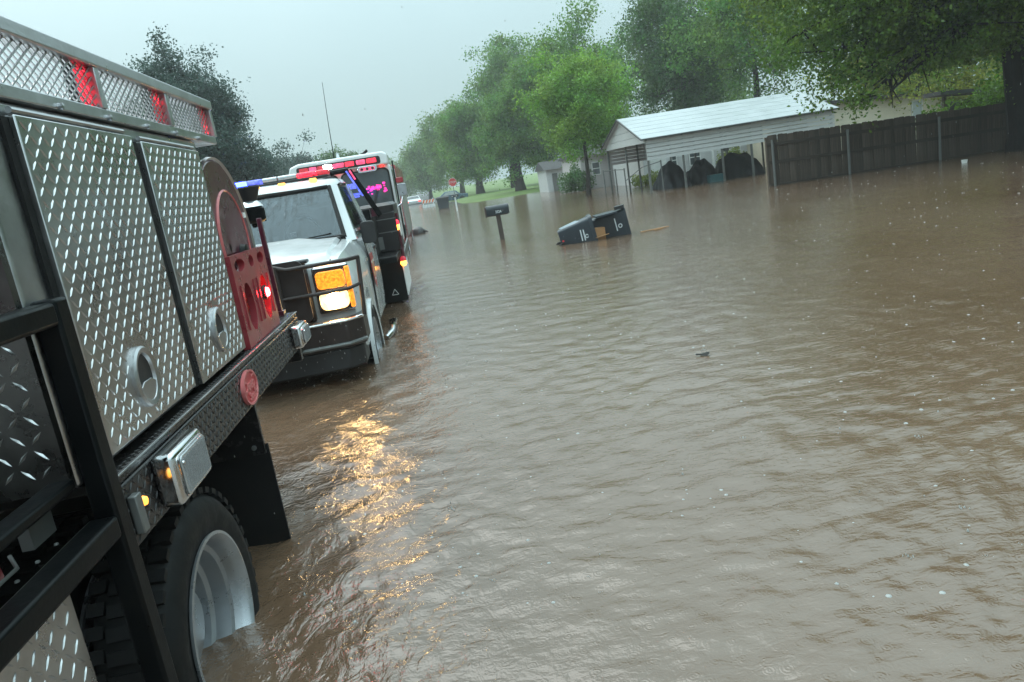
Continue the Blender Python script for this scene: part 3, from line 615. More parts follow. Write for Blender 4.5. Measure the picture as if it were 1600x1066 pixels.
# ------------------------------------------------------------------ mailbox on a wooden post
mb = thing('mailbox', 'black mailbox with white numbers on a dark wooden post in the flood', 'mailbox', (1.57, 17.7, -.42))
MB().bar((1.585, 17.7, -.45), (1.56, 17.7, .60), .105, .105, (0, 1, 0)).build('post', 'post_wood', mb, bevel=.006)
arc = [(-.105, 0), (.105, 0)] + [(.105 * math.cos(a), .12 + .105 * math.sin(a)) for a in np.linspace(0, PI, 13)]
bx = MB().prism([(17.7 + p[0], .595 + p[1]) for p in arc], 'X', 1.29, 1.81).build('box', 'mailbox_black', mb)
MB().prism([(17.7 + p[0] * 1.05, .592 + p[1] * 1.04) for p in arc], 'X', 1.81, 1.83).build('door', 'mailbox_black', mb)
B(1.26, 1.29, 17.61, 17.79, .56, .80).build('back_plate', 'post_wood', mb)
B(1.3, 1.8, 17.62, 17.78, .572, .595).build('mount_board', 'post_wood', mb)
text_obj('number', '3324', .085, 'marking_white', mb, (1.57, 17.592, .66), (PI / 2, 0, 0), .001, .85, .002); text_obj('number', 'F', .07, 'galvanised', mb, (1.68, 17.592, .665), (PI / 2, 0, 0), .001)
text_obj('number', '- -', .07, 'galvanised', mb, (1.45, 17.592, .71), (PI / 2, 0, 0), .001)

# ------------------------------------------------------------------ overturned bins floating by the mailbox
def bin_shape(parent, o, ax, up, L, wb, wt, body='bin_plastic'):
    """lying bin: axis ax (base to mouth), up = world-ish up, wb/wt = half widths at base / mouth"""
    o, ax, up = Vector(o), Vector(ax).normalized(), Vector(up); sd = ax.cross(up).normalized(); up = sd.cross(ax).normalized()
    def ring(t, wd, th): return [o + ax * (L * t) + sd * p[0] * wd + up * p[1] * wd for p in rrect(-1, 1, -1, 1, .22, 4)]
    m = MB(); m.skin([ring(0, wb * .9, 0), ring(.03, wb, 0), ring(.9, wt, 0)], True, False); n = 20
    m.add(ring(0, wb * .9, 0), [tuple(range(len(ring(0, 1, 0))))])
    m.build('body', body, parent)
    MB().skin([ring(.9, wt * .93, 0), ring(.9, wt * 1.07, 0), ring(1, wt * 1.09, 0), ring(1, wt * .95, 0), ring(.88, wt * .93, 0)], True, False).build('rim', body, parent)
    MB().skin([ring(.06, wb * .9, 0), ring(.97, wt * .93, 0)], True, False).build('inner_wall', 'dark_plastic', parent)
    return ring, sd, up, ax
b1 = thing('wheelie_bin', 'dark bin tipped on its side with open mouth and cardboard, left of the pair', 'bin', (2.7, 13.95, 0))
ring, sdv, upv, axv = bin_shape(b1, (2.34, 14.05, .10), (1, -.14, .16), (0, 0, 1), .68, .17, .255)
MB().skin([[Vector(p) + Vector((0, 0, .012)) for p in ((2.37, 13.90, .285), (2.37, 14.22, .285))], [Vector(p) + Vector((0, 0, .012)) for p in ((2.72, 13.80, .385), (2.72, 14.22, .385))]], False, False).build('lit_top_sheet', 'bin_lit_top', b1)  # paler sheet paints the light on the tipped bin's upper side
for y in (13.88, 14.2): MB().lathe([(.02, -.03), (.095, -.03), (.11, 0), (.095, .03), (.02, .03)], (2.37, y, -.06), 'Y', 20).build('wheel', 'black_rubber', b1)
MB().prism([(2.355, .06), (2.39, .06), (2.39, .09), (2.355, .09)], 'Y', 13.86, 13.875).build('reflector', 'sign_red', b1)
for dx in (0, .055):
    MB().bar((2.70 + dx, 13.76, .24), (2.72 + dx, 13.745, .03), .012, .02, (1, 0, 0)).build('mark', 'marking_white', b1)
MB().lathe([(.022, 0), (.038, 0)], (2.81, 13.735, .11), 'Y', 16).build('mark', 'marking_white', b1)
b2 = thing('wheelie_bin', 'dark grey bin lying with its tall rim upright, right of the open one', 'bin', (3.45, 13.9, 0))
ring2, *_ = bin_shape(b2, (3.02, 14.25, .12), (1, -.22, .14), (0, 0, 1), .72, .235, .275)
MB().bar((3.02, 13.86, .43), (3.42, 13.82, .47), .5, .03).build('lid', 'bin_plastic', b2)
MB().bar((3.45, 13.95, .52), (3.62, 13.9, .54), .3, .06).build('hinge', 'dark_plastic', b2)
MB().bar((3.40, 13.86, .34), (3.43, 13.835, .10), .012, .02, (1, 0, 0)).build('mark', 'marking_white', b2)
MB().lathe([(.024, 0), (.042, 0)], (3.49, 13.82, .19), 'Y', 16).build('mark', 'marking_white', b2)
cb = thing('cardboard_box', 'soggy brown cardboard box sticking out between the tipped bins', 'cardboard box', (3.07, 13.75, 0))
B(2.98, 3.17, 13.74, 13.95, -.05, .22).build('carton', 'cardboard', cb, bevel=.006); MB().bar((2.96, 13.7, .05), (3.22, 13.68, .09), .07, .008).build('flap', 'cardboard', cb)
wk = MB().bar((3.85, 13.75, .012), (4.45, 13.92, .014), .04, .015).bar((4.1, 13.7, .012), (4.3, 13.8, .013), .02, .015); tag(wk.build('floating_plank', 'cardboard', origin=(4.2, 13.8, 0)), 'thin tan strip of wood floating right of the tipped bins', 'plank')

# ------------------------------------------------------------------ far things by the road
ss = thing('stop_sign', 'red stop sign on a dark post at the edge of the lawn', 'sign', (2.47, 70, -.2))
oc = [(2.47 + .38 * math.cos(PI / 8 + k * PI / 4), 1.80 + .38 * math.sin(PI / 8 + k * PI / 4)) for k in range(8)]
MB().prism([(2.47 + (x - 2.47) * 1.06, 1.8 + (z - 1.8) * 1.06) for x, z in oc], 'Y', 70.0, 70.01).build('border', 'marking_white', ss, smooth=0); MB().prism(oc, 'Y', 69.985, 69.998).build('plate', 'sign_red', ss, smooth=0)
B(2.44, 2.50, 70.02, 70.07, -.4, 2.1).build('post', 'sign_post', ss); text_obj('lettering', 'STOP', .26, 'marking_white', ss, (2.47, 69.978, 1.8), (PI / 2, 0, 0), .002)
m2 = thing('mailbox', 'small dark mailbox pair on a white post near the stop sign', 'mailbox', (1.53, 43.1, -.42))
B(1.47, 1.56, 43.05, 43.14, -.45, .80).build('post', 'barricade_white', m2)
for x in (1.30, 1.53):
    MB().prism([(43.1 + p[0], .80 + p[1] * .8) for p in arc], 'X', x, x + .2).build('box', 'mailbox_black', m2); B(x + .03, x + .1, 42.985, 42.992, .84, .88).build('number_plate', 'marking_white', m2)
fb = thing('wheelie_bin', 'upright black bin by the lawn edge, left of the stop sign', 'bin', (1.0, 54, -.4))
def rr3(x0, x1, y0, y1, z, r=.06): return [(p[0], p[1], z) for p in rrect(x0, x1, y0, y1, r, 3)]
MB().skin([rr3(.66, 1.30, 53.7, 54.3, -.42), rr3(.55, 1.42, 53.6, 54.4, .70)], True).build('body', 'bin_plastic', fb)
MB().skin([rr3(.50, 1.47, 53.52, 54.44, .70), rr3(.50, 1.47, 53.52, 54.44, .76), rr3(.60, 1.40, 53.6, 54.4, .84)], True).build('lid', 'dark_plastic', fb)
MB().tube([(.6, 54.5, .78), (1.35, 54.5, .78)], .025, 8).build('handle', 'dark_plastic', fb)
bc = thing('blue_car', 'dark blue car mostly hidden behind the black bin and stop sign', 'car', (2.2, 75, .0))
MB().prism([(.8, .1), (3.9, .1), (3.95, .55), (3.2, .62), (2.8, 1.0), (1.7, 1.02), (1.2, .66), (.75, .55)], 'Y', 74.2, 75.8).build('body', 'blue_car', bc, bevel=.05)
for x in (1.35, 3.3): MB().lathe([(0, -.1), (.22, -.1), (.30, -.06), (.30, .06), (.22, .1), (0, .1)], (x, 74.2, .1), 'Y', 20).build('wheel', 'black_rubber', bc)
MB().prism([(1.4, .66), (1.78, .95), (2.7, .94), (2.95, .66)], 'Y', 74.17, 74.195).build('window', 'window_pale', bc)
br = thing('barricade', 'orange and white striped road barricade at the end of the flood', 'barricade', (-.05, 65.5, -.4))
for x in (-.5, .36): MB().bar((x, 65.3, -.42), (x, 65.5, .75), .05, .05).bar((x, 65.7, -.42), (x, 65.52, .75), .05, .05).build('leg', 'barricade_white', br)
for z in (.52, .12):
    pl = B(-.6, .5, 65.40 - z * .05, 65.43 - z * .05, z - .13, z + .13).build('board', 'barricade_white', br)
    for k in range(4):
        x = -.58 + k * .27
        MB().prism([(x, z - .125), (x + .13, z - .125), (min(x + .26, .49), z + .125), (x + .12, z + .125)], 'Y', 65.39 - z * .05, 65.395 - z * .05).build('stripe', 'barricade_orange' if z > .3 else 'marking_white', pl)
wc = thing('parked_car', 'white car with red tail lights far down the road', 'car', (-2.3, 88, .0))
def car_body(par, cx, y0, y1, m):
    prof = [(y0, .5, .85, .15), (y0 + .15, .58, .95, .1), (y0 + 1.0, .62, .97, .1), (y1 - 1.0, .62, .97, .1), (y1, .5, .85, .15)]
    rings = [[(cx - w, y, zb), (cx - w - .02, y, (zb + zt) / 2), (cx - w + .06, y, zt), (cx + w - .06, y, zt), (cx + w + .02, y, (zb + zt) / 2), (cx + w, y, zb)] for y, zt, w, zb in prof]
    MB().skin(rings, True).build('body', m, par, bevel=.03)
    MB().skin([[(cx - .85, y0 + .7, .6), (cx + .85, y0 + .7, .6)], [(cx - .66, y0 + 1.2, 1.05), (cx + .66, y0 + 1.2, 1.05)], [(cx - .66, y1 - 1.8, 1.05), (cx + .66, y1 - 1.8, 1.05)], [(cx - .85, y1 - 1.1, .6), (cx + .85, y1 - 1.1, .6)]], False, False).build('roof', m, par)
    MB().skin([[(cx - .76, y0 + .74, .63), (cx + .76, y0 + .74, .63)], [(cx - .6, y0 + 1.12, 1.0), (cx + .6, y0 + 1.12, 1.0)]], False, False).build('rear_window', 'window_dark', par)
    for s in (-1, 1):
        B(cx + s * .72 - .14, cx + s * .72 + .14, y0 - .03, y0 + .02, .36, .5).build('tail_lamp', 'tail_red', par)
        for y in (y0 + .75, y1 - .8): MB().lathe([(0, -.09), (.2, -.09), (.29, -.05), (.29, .05), (.2, .09), (0, .09)], (cx + s * .88, y, .13), 'X', 20).build('wheel', 'black_rubber', par)
    B(cx - .3, cx + .3, y0 - .035, y0 + .01, .3, .42).build('number_plate', 'marking_white', par)
car_body(wc, -1.75, 87.5, 91.7, 'white_paint')
lp = thing('rubbish_bag', 'dark grey rubbish bag half sunk in the water beyond the engine', 'rubbish bag', (-.6, 26, 0))
rings = []
for i in range(7):
    t = i / 6; rings.append([(-.60 + .29 * math.cos(a) * (1 - t ** 2) ** .6 * (1 + .1 * math.sin(3 * a)) + (.05 * t), 26 + .26 * math.sin(a) * (1 - t ** 2) ** .6 * (1 + .1 * math.cos(5 * a)), -.05 + .31 * t + .03 * math.sin(4 * a) * (1 - t)) for a in np.linspace(0, 2 * PI, 20, endpoint=False)])
MB().skin(rings, True).build('bag', 'bag_black', lp, smooth=60); MB().tube([(-.36, 25.95, .09), (-.28, 25.94, .06), (-.2, 25.95, .03)], [.06, .04, .015], 8).build('knot', 'bag_black', lp)
cu_ = MB().lathe([(0, .0), (.055, .0), (.07, .10), (.065, .10), (.05, .01)], (13.04, 17.17, -.02), 'Z', 20); tag(cu_.build('foam_cup', 'foam_white', origin=(13.04, 17.17, 0)), 'white foam cup floating in front of the fence', 'cup')
lf = MB()
for k in range(5):
    a = k * .5 - 1; lf.add([(1.66, 4.80, .008), (1.69 + .03 * math.cos(a), 4.80 + .03 * math.sin(a), .02), (1.66 + .065 * math.cos(a), 4.80 + .05 * math.sin(a), .012), (1.68 + .02 * math.cos(a + 1), 4.8 + .04 * math.sin(a), .004)], [(0, 1, 2, 3)])
lf.tube([(1.63, 4.81, .015), (1.67, 4.80, .01), (1.72, 4.79, .018)], .006, 6); tag(lf.build('leaf_sprig', 'debris', origin=(1.67, 4.8, 0)), 'small dark leaf sprig floating alone in open water', 'leaf')
# ------------------------------------------------------------------ wheels
def wheel(parent, xf, y, z, R, rr, wd, s=1, dish=.15, hubm='wheel_paint', nt=44):
    """xf = outer face X; s=+1 outer face looks to +X"""
    t = MB(); h = wd
    t.lathe([(rr, -.005 * s), (rr + .02, 0), (rr + (R - rr) * .45, .012 * s), (R - .05, .004 * s), (R - .018, -.02 * s), (R, -.05 * s), (R, -(h - .05) * s), (R - .02, -(h - .02) * s), (rr, -h * s)], (xf, y, z), 'X', 72)
    wh_ = t.build('tyre', 'black_rubber', parent)
    bl = MB()
    for k in range(nt):
        a = 2 * PI * k / nt
        for (x0, x1, da) in ((-.012, -.075, 0), (-.085, -h + .075, .03), (-h + .065, -h + .012, 0)):
            c = Vector((xf + s * (x0 + x1) / 2, y + (R + .004) * math.cos(a + da), z + (R + .004) * math.sin(a + da))); rad = Vector((0, math.cos(a + da), math.sin(a + da)))
            bl.bar(c - Vector((abs(x1 - x0) / 2, 0, 0)), c + Vector((abs(x1 - x0) / 2, 0, 0)), .038 * R / .455, .022, rad)
    stuff(bl.build('tread', 'black_rubber', wh_))
    rm = MB().lathe([(rr + .012, .002 * s), (rr + .014, .012 * s), (rr + .002, .014 * s), (rr - .012, .0), (rr - .020, -.03 * s), (rr - .026, -dish * .28 * s), (rr - .046, -dish * .32 * s), (rr - .050, -dish * .62 * s), (rr - .070, -dish * .68 * s), (rr - .076, -dish * .92 * s), (rr - .10, -dish * s), (rr * .45, -dish * .92 * s), (rr * .42, -dish * .6 * s), (rr * .25, -dish * .55 * s), (.0, -dish * .55 * s)], (xf, y, z), 'X', 64).build('rim', hubm, parent)
    for k in range(8):
        a = 2 * PI * k / 8 + .2; p = (xf - dish * .97 * s, y + rr * .56 * math.cos(a), z + rr * .56 * math.sin(a))
        MB().tube([p, (p[0] + .035 * s, p[1], p[2])], .014, 6).build('lug_nut', 'dark_plastic', rm)
    return wh_

# ------------------------------------------------------------------ near brush truck (only its rear body is in view)
T = thing('fire_brush_truck', 'near fire truck body with diamond plate doors, mesh top rail and black bed edge', 'fire truck', (-2.0, 3.0, -.42))
XS = -1.03
B(-2.95, XS, 1.93, 3.72, .79, 1.795).build('body_box', 'aluminium', T, bevel=.012)
B(-2.95, XS + .018, 1.90, 4.04, 1.797, 1.835).build('lower_rail', 'aluminium', T, bevel=.004)
def door(y0, y1, z0, z1, hy, hz):
    d = B(XS + .002, XS + .028, y0, y1, z0, z1).build('compartment_door', 'treadplate', T, bevel=.004)
    stuff(treads(MB(), (XS + .028, y0 + .01, z0 + .01), (0, 1, 0), (0, 0, 1), (1, 0, 0), y1 - y0 - .02, z1 - z0 - .02,
                 skip=lambda a, b: ((a + y0 + .01 - hy) / .105) ** 2 + ((b + z0 + .01 - hz) / .125) ** 2 < 1).build('raised_tread', 'treadplate', d, smooth=60))
    MB().tube([(XS + .018, y0, z1 + .012), (XS + .018, y1 - .05, z1 + .012)], .009, 8).build('hinge', 'aluminium', d)
    X = XS + .03
    def rim_ring(a, b, x): return [(x, p[0], p[1]) for p in ellipse(hy, hz, a, b, 44)]
    MB().skin([rim_ring(.090, .100, X - .006), rim_ring(.090, .100, X + .010), rim_ring(.084, .093, X + .016), rim_ring(.066, .078, X + .012), rim_ring(.062, .074, X + .002)], True, False).build('latch_ring', 'aluminium', d)
    lt = MB().prism(ellipse(hy, hz, .066, .078, 36), 'X', X - .004, X + .0015).build('latch_cup', 'dark_plastic', d)
    pd = [(hy + .062 * math.cos(a), hz - .02 + .062 * math.sin(a)) for a in np.linspace(PI, 2 * PI, 16)]
    pd = [(p[0], hz - .005 + (p[1] - hz) * 1.15) for p in pd] + [(hy + .03, hz - .012), (hy - .03, hz - .012)]
    MB().prism(pd, 'X', X + .002, X + .010).build('latch_paddle', 'aluminium', d, bevel=.002)
    return d
door(2.09, 2.86, .815, 1.755, 2.42, .965)
door(2.945, 3.64, .80, 1.742, 3.29, .957)
B(XS + .001, XS + .012, 2.055, 2.088, .80, 1.75).build('door_edge_shade', 'black_rubber', T)  # dark strip in place of the shadow along the door edge
B(XS + .001, XS + .010, 2.885, 2.943, .80, 1.74).build('door_edge_shade', 'black_rubber', T)  # same painted edge shade beside the second door
for y in (2.38, 2.72, 3.07, 3.4, 3.72): MB().lathe([(0, .014), (.010, .012), (.011, 0)], (XS + .018, y, 1.805), 'X', 10).build('bolt', 'aluminium', T)
# top rail with expanded mesh and red flashers
B(-1.075, XS + .03, .9, 4.06, 1.968, 2.012).build('top_rail', 'aluminium', T, bevel=.006)
posts = (2.715, 3.395, 4.042)
for y in posts: B(-1.06, XS + .022, y - .018, y + .018, 1.835, 1.968).build('rail_post', 'aluminium', T, bevel=.003)
def screen(y0, y1, z0, z1):
    m = MB(); p = .046; sl = .62
    for s in (1, -1):
        k = -12
        while True:
            ya = y0 + k * p * 1.0; k += 1
            if ya > y1 + .3: break
            pts = []
            for z in (z0, z1):
                pts.append((ya + s * (z - (z0 if s > 0 else z1)) / sl * 1.0, z))
            (a0, c0), (a1, c1) = pts
            if a0 > a1: (a0, c0), (a1, c1) = (a1, c1), (a0, c0)
            if a1 < y0 or a0 > y1: continue
            f = lambda a: c0 + (c1 - c0) * (a - a0) / (a1 - a0)
            A, Bq = max(a0, y0), min(a1, y1)
            m.bar((XS + .002 + .003 * s, A, f(A)), (XS + .002 + .003 * s, Bq, f(Bq)), .004, .0048, (1, 0, 0))
    return stuff(m.build('mesh_screen', 'aluminium', T, smooth=0))
screen(1.2, 2.697, 1.835, 1.968); screen(2.733, 3.377, 1.835, 1.968); screen(3.413, 4.024, 1.835, 1.968)
for y in posts:
    f = B(-1.075, -1.045, y - .098, y - .02, 1.838, 1.965).build('flasher', 'dark_plastic', T)
    B(-1.045, -1.035, y - .092, y - .026, 1.846, 1.957).build('lens', 'red_lens_lit' if y < 3 else 'red_lens_soft', f)
    if y > 3: B(-1.0348, -1.033, y - .085, y - .033, 1.915 if y < 4 else 1.85, 1.95 if y < 4 else 1.885).build('lit_bank', 'red_lens_lit', f)
B(-1.60, -1.55, 2.2, 2.5, 1.83, 1.87).build('hose_coupling', 'red_paint', T, bevel=.01)
# deck, black diamond plate edge, marker and scene lights
B(-2.98, -.985, 2.0, 4.9, .742, .772).build('deck', 'black_tread', T, bevel=.006)
ed = B(-1.05, -.98, 2.0, 4.9, .552, .740).build('bed_edge', 'black_tread', T, bevel=.008)
stuff(treads(MB(), (-.98, 2.01, .555), (0, 1, 0), (0, 0, 1), (1, 0, 0), 2.88, .18, .029, .030, .009, .003).build('raised_tread', 'black_tread', ed, smooth=60))
stuff(treads(MB(), (-1.02, 2.01, .772), (0, 1, 0), (1, 0, 0), (0, 0, 1), 2.88, .032, .016, .016, .006, .0018).build('raised_tread', 'black_tread', ed, smooth=60))
MB().tube([(-.981, 2.0, .770), (-.981, 4.9, .770)], .003, 8).build('edge_strip', 'aluminium', ed)
B(-2.98, -1.0, 4.84, 4.9, .45, .74).build('tail_plate', 'black_tread', T, bevel=.006)
def scene_light(y0, y1, z0, z1, dx):
    s = B(-.98, -.98 + dx, y0, y1, z0, z1).build('scene_light', 'chrome', T, bevel=.018, seg=3)
    MB().prism(rrect(y0 + .018, y1 - .018, z0 + .016, z1 - .016, .02), 'X', -.981 + dx, -.974 + dx).build('reflector', 'silver_reflector', s)
    ln = MB().prism(rrect(y0 + .022, y1 - .022, z0 + .02, z1 - .02, .02), 'X', -.9735 + dx, -.968 + dx).build('lens', 'clear_lens', s, bevel=.003)
    rb = MB()
    for k in range(14):
        y = y0 + .03 + (y1 - y0 - .06) * (k + .5) / 14; rb.bar((-.967 + dx, y, z0 + .03), (-.967 + dx, y, z1 - .03), .002, .006, (1, 0, 0))
    stuff(rb.build('lens_rib', 'clear_lens', ln))
    MB().lathe([(0, .006), (.006, .005), (.007, 0)], (-.966 + dx, y0 + .03, z1 - .04), 'X', 10).build('screw', 'chrome', s)
scene_light(2.235, 2.52, .575, .745, .075); scene_light(4.55, 4.80, .585, .725, .07)
am = MB().lathe([(.02, 0), (.02, .006), (.016, .006)], (-.98, 2.125, .655), 'X', 18).build('marker_light', 'dark_plastic', T); MB().lathe([(.016, .004), (.012, .016), (0, .02)], (-.98, 2.125, .655), 'X', 18).build('lens', 'amber_soft', am)
B(-.98, -.955, 2.045, 2.085, .585, .70).build('rub_block', 'galvanised', T, bevel=.004)
# oval badge
bd = MB().prism(ellipse(3.43, .648, .122, .078, 48), 'X', -.98, -.968).build('badge', 'badge_red', T, bevel=.002)
def er(a, b, x): return [(x, p[0], p[1]) for p in ellipse(3.43, .648, a, b, 48)]
MB().skin([er(.124, .080, -.978), er(.124, .080, -.962), er(.115, .071, -.962), er(.113, .069, -.968)], True, False).build('rim', 'badge_rim', bd)
text_obj('lettering', 'Deep', .076, 'badge_rim', bd, (-.967, 3.415, .662), (PI / 2, 0, PI / 2), .004, 1.1, .001); text_obj('lettering', 'South', .052, 'badge_rim', bd, (-.967, 3.45, .61), (PI / 2, 0, PI / 2), .004, 1.1, .001)
MB().bar((-.965, 3.47, .692), (-.965, 3.525, .694), .004, .008).build('lettering', 'badge_rim', bd)
# hose reel beyond the box
hr = MB().lathe([(.02, 0), (.445, 0), (.46, .012), (.46, .03), (.445, .042), (.02, .03)], (-1.10, 4.05, 1.275), 'X', 72).build('hose_reel', 'dark_red', T)
MB().lathe([(.452, .04), (.464, .05), (.468, .03)], (-1.10, 4.05, 1.275), 'X', 72).build('rim_band', 'aluminium', hr)
MB().lathe([(.26, .034), (.27, .046), (.28, .034)], (-1.10, 4.15, 1.30), 'X', 48).build('hub_ring', 'badge_rim', hr)
MB().lathe([(0, .07), (.05, .06), (.06, .03)], (-1.10, 4.25, 1.22), 'X', 24).build('hub', 'black_steel', hr)
MB().bar((-1.06, 4.40, 1.43), (-1.055, 4.43, 1.43), .02, .03).build('reflector', 'decal_white', hr)
hs_ = MB()
for k in range(5): hs_.lathe([(.36 - .03 * k, -.08 - .06 * (k % 2)), (.385 - .03 * k, -.105 - .06 * (k % 2)), (.41 - .03 * k, -.08 - .06 * (k % 2)), (.385 - .03 * k, -.055 - .06 * (k % 2)), (.36 - .03 * k, -.08 - .06 * (k % 2))], (-1.10, 4.05, 1.275), 'X', 40)
stuff(hs_.build('hose_coil', 'black_rubber', hr))
MB().lathe([(.02, 0), (.445, 0), (.46, .012), (.46, .03), (.445, .042), (.02, .03)], (-1.5, 4.05, 1.275), 'X', 60).build('reel_flange', 'dark_red', hr)
# red slotted bracket plate with LED (open slots cut as real gaps between bars)
bk = MB(); X0, X1 = -1.035, -1.0
ya, yb, za, zb = 3.72, 4.47, .774, 1.24
br_ = MB()
def dense_rect(y0, y1, z0, z1, n=12):
    o = [(y0 + (y1 - y0) * i / n, z0) for i in range(n)] + [(y1, z0 + (z1 - z0) * i / n) for i in range(n)] + [(y1 - (y1 - y0) * i / n, z1) for i in range(n)] + [(y0, z1 - (z1 - z0) * i / n) for i in range(n)]; return o
def holed(y0, y1, z0, z1, cy, a, cz, b):
    out = dense_rect(y0, y1, z0, z1); N = len(out); el = []
    for p in out:
        t = math.atan2((p[1] - cz) / b, (p[0] - cy) / a); el.append((cy + a * math.cos(t), cz + b * math.sin(t)))
    V = [(X1, *p) for p in out] + [(X1, *p) for p in el] + [(X0, *p) for p in el] + [(X0, *p) for p in out]; F = []
    for i in range(N):
        j = (i + 1) % N; F += [(i, j, N + j, N + i), (N + i, N + j, 2 * N + j, 2 * N + i), (2 * N + i, 2 * N + j, 3 * N + j, 3 * N + i), (3 * N + i, 3 * N + j, j, i)]
    br_.add(V, F)
ym = (ya + yb) / 2
holed(ya, ym, za, 1.13, ya + .19, .085, .965, .125); holed(ym, yb, za, 1.13, ym + .18, .085, .965, .125)
holed(ya, ya + .30, 1.13, zb, ya + .15, .10, 1.185, .032); holed(ya + .30, ya + .50, 1.13, zb, ya + .40, .05, 1.185, .032); holed(ya + .50, yb, 1.13, zb, ya + .62, .075, 1.185, .032)
bp_ = br_.build('slotted_bracket', 'red_paint', T)
for y in (ya + .06, ya + .33, ym + .04, ym + .30): MB().bar((-.998, y, .86), (-.998, y, 1.09), .006, .012, (1, 0, 0)).build('rib', 'red_paint', bp_)
ld = MB().lathe([(.040, 0), (.040, .014), (.030, .018)], (-1.0, 4.235, .994), 'X', 20).build('warning_light', 'dark_plastic', T); MB().lathe([(.030, .012), (.022, .030), (0, .036)], (-1.0, 4.235, .994), 'X', 20).build('lens', 'red_led', ld)
B(-1.9, -1.1, 3.8, 4.6, .775, 1.15).build('pump_box', 'grille_dark', T, bevel=.02)
MB().tube([(-1.55, 3.8, 1.0), (-1.2, 3.9, 1.02), (-1.12, 4.2, 1.0), (-1.3, 4.5, .98)], .05, 12).build('suction_hose', 'black_rubber', T)
# cab of the same truck, ahead of the view
cab_ = MB().skin([[(x, y, z) for x, z in rrect(-2.95, -1.02, .0, 1.15, .06)] for y in (-1.9, .55)], True).build('cab', 'white_paint', T); MB().skin([[(x, -1.2, z) for x, z in rrect(-2.8, -1.12, 1.1, 1.85, .1)], [(x, .5, z) for x, z in rrect(-2.8, -1.12, 1.1, 1.85, .1)]], True).build('cab_roof', 'dark_red', cab_)
# nozzle lamp on its post
nz = MB().lathe([(.0, .215), (.075, .215), (.078, .205), (.05, .13), (.045, .12)], (-1.12, 4.93, 1.39), 'Z', 28).build('nozzle', 'dark_plastic', T)
MB().lathe([(.042, .125), (.062, .105), (.075, .085), (.06, .08)], (-1.12, 4.93, 1.39), 'Z', 28).build('collar', 'chrome', nz)
MB().lathe([(.06, .085), (.078, .07), (.078, .0), (.06, -.015), (.02, -.02), (.018, -.045), (0, -.045)], (-1.12, 4.93, 1.39), 'Z', 28).build('valve_body', 'black_steel', nz)
MB().bar((-1.12, 4.97, 1.385), (-1.06, 4.995, 1.385), .03, .02).build('arm', 'black_steel', nz)
B(-1.085, -1.055, 4.83, 4.86, .77, 1.40).build('stanchion', 'dark_red', T, bevel=.004)
B(-1.12, -1.04, 4.80, 4.87, .77, .80).build('stanchion_foot', 'dark_red', T)
# mud flap, wheel and underbody
B(-1.75, -1.0, 3.60, 3.615, -.36, .31).build('mud_flap', 'black_rubber', T)
B(-1.75, -1.01, 3.575, 3.60, .27, .56).build('flap_bracket', 'black_tread', T, bevel=.003)
MB().lathe([(0, -.012), (.012, -.01), (.013, 0)], (-1.06, 3.575, .31), 'Y', 10).build('bolt', 'galvanised', T)
wheel(T, -1.03, 2.60, -.03, .485, .315, .26, 1, .20); wheel(T, -1.39, 2.60, -.03, .485, .315, .26, 1, .10)
B(-2.4, -1.65, 1.2, 4.8, .15, .55).build('chassis', 'black_steel', T); MB().tube([(-2.9, 2.6, 0), (-1.2, 2.6, 0)], .09, 12).build('axle', 'black_steel', T)
# black tube step frame and side plates ahead of the box
fr = MB(); fr.box(-1.030, -.965, 1.945, 2.015, -.45, 1.285)
fp = fr.build('tube_frame', 'black_steel', T, bevel=.01)
B(-1.03, -.965, .9, 1.944, 1.218, 1.278).build('tube_frame', 'black_steel', T, bevel=.01)
B(-1.04, -.965, .9, 1.944, .632, .695).build('tube_frame', 'black_steel', T, bevel=.01)
for k in range(10): MB().lathe([(.006, 0), (.005, .004), (0, .005)], (-1.06, 1.0 + k * .09, .695), 'Z', 8).build('rivet', 'galvanised', T)
B(-1.085, -1.02, 1.2, 1.90, .80, .83).build('tube_frame', 'black_steel', T, bevel=.008)
p1 = B(-2.0, -1.034, 1.90, 1.928, .80, 1.79).build('front_plate', 'treadplate_dark_reflection', T); stuff(treads(MB(), (-1.99, 1.90, .82), (1, 0, 0), (0, 0, 1), (0, -1, 0), .945, .95, .046, .044, .010, .004).build('raised_tread', 'treadplate', p1, smooth=60))
p2 = B(-1.075, -1.06, .8, 1.80, -.42, .62).build('side_plate', 'treadplate', T); stuff(treads(MB(), (-1.06, .9, -.3), (0, 1, 0), (0, 0, 1), (1, 0, 0), .88, .92, .040, .040, .009, .0032).build('raised_tread', 'treadplate', p2, smooth=60))
B(-1.9, -1.5, .6, 1.9, .3, .8).build('void_backing', 'black_steel', T)  # dark box added to fill the shaded void behind the tube frame
B(-1.13, -1.10, 1.79, 1.90, .70, .79).build('bracket', 'galvanised', T)
MB().tube([(-1.12, 1.45, 1.15), (-1.1, 1.60, .80), (-1.13, 1.66, .70)], .024, 10).build('pull_lever', 'red_paint', T)
MB().tube([(-1.11, 1.55, .735), (-1.07, 1.58, .715), (-1.07, 1.66, .715), (-1.09, 1.68, .74)], .005, 6).build('hook', 'galvanised', T)

# true size and place of the near truck (its rim is the usual 0.55 m)
T.scale = (.87, .87, .87); T.location = (-1.74, 2.61, -.1834)

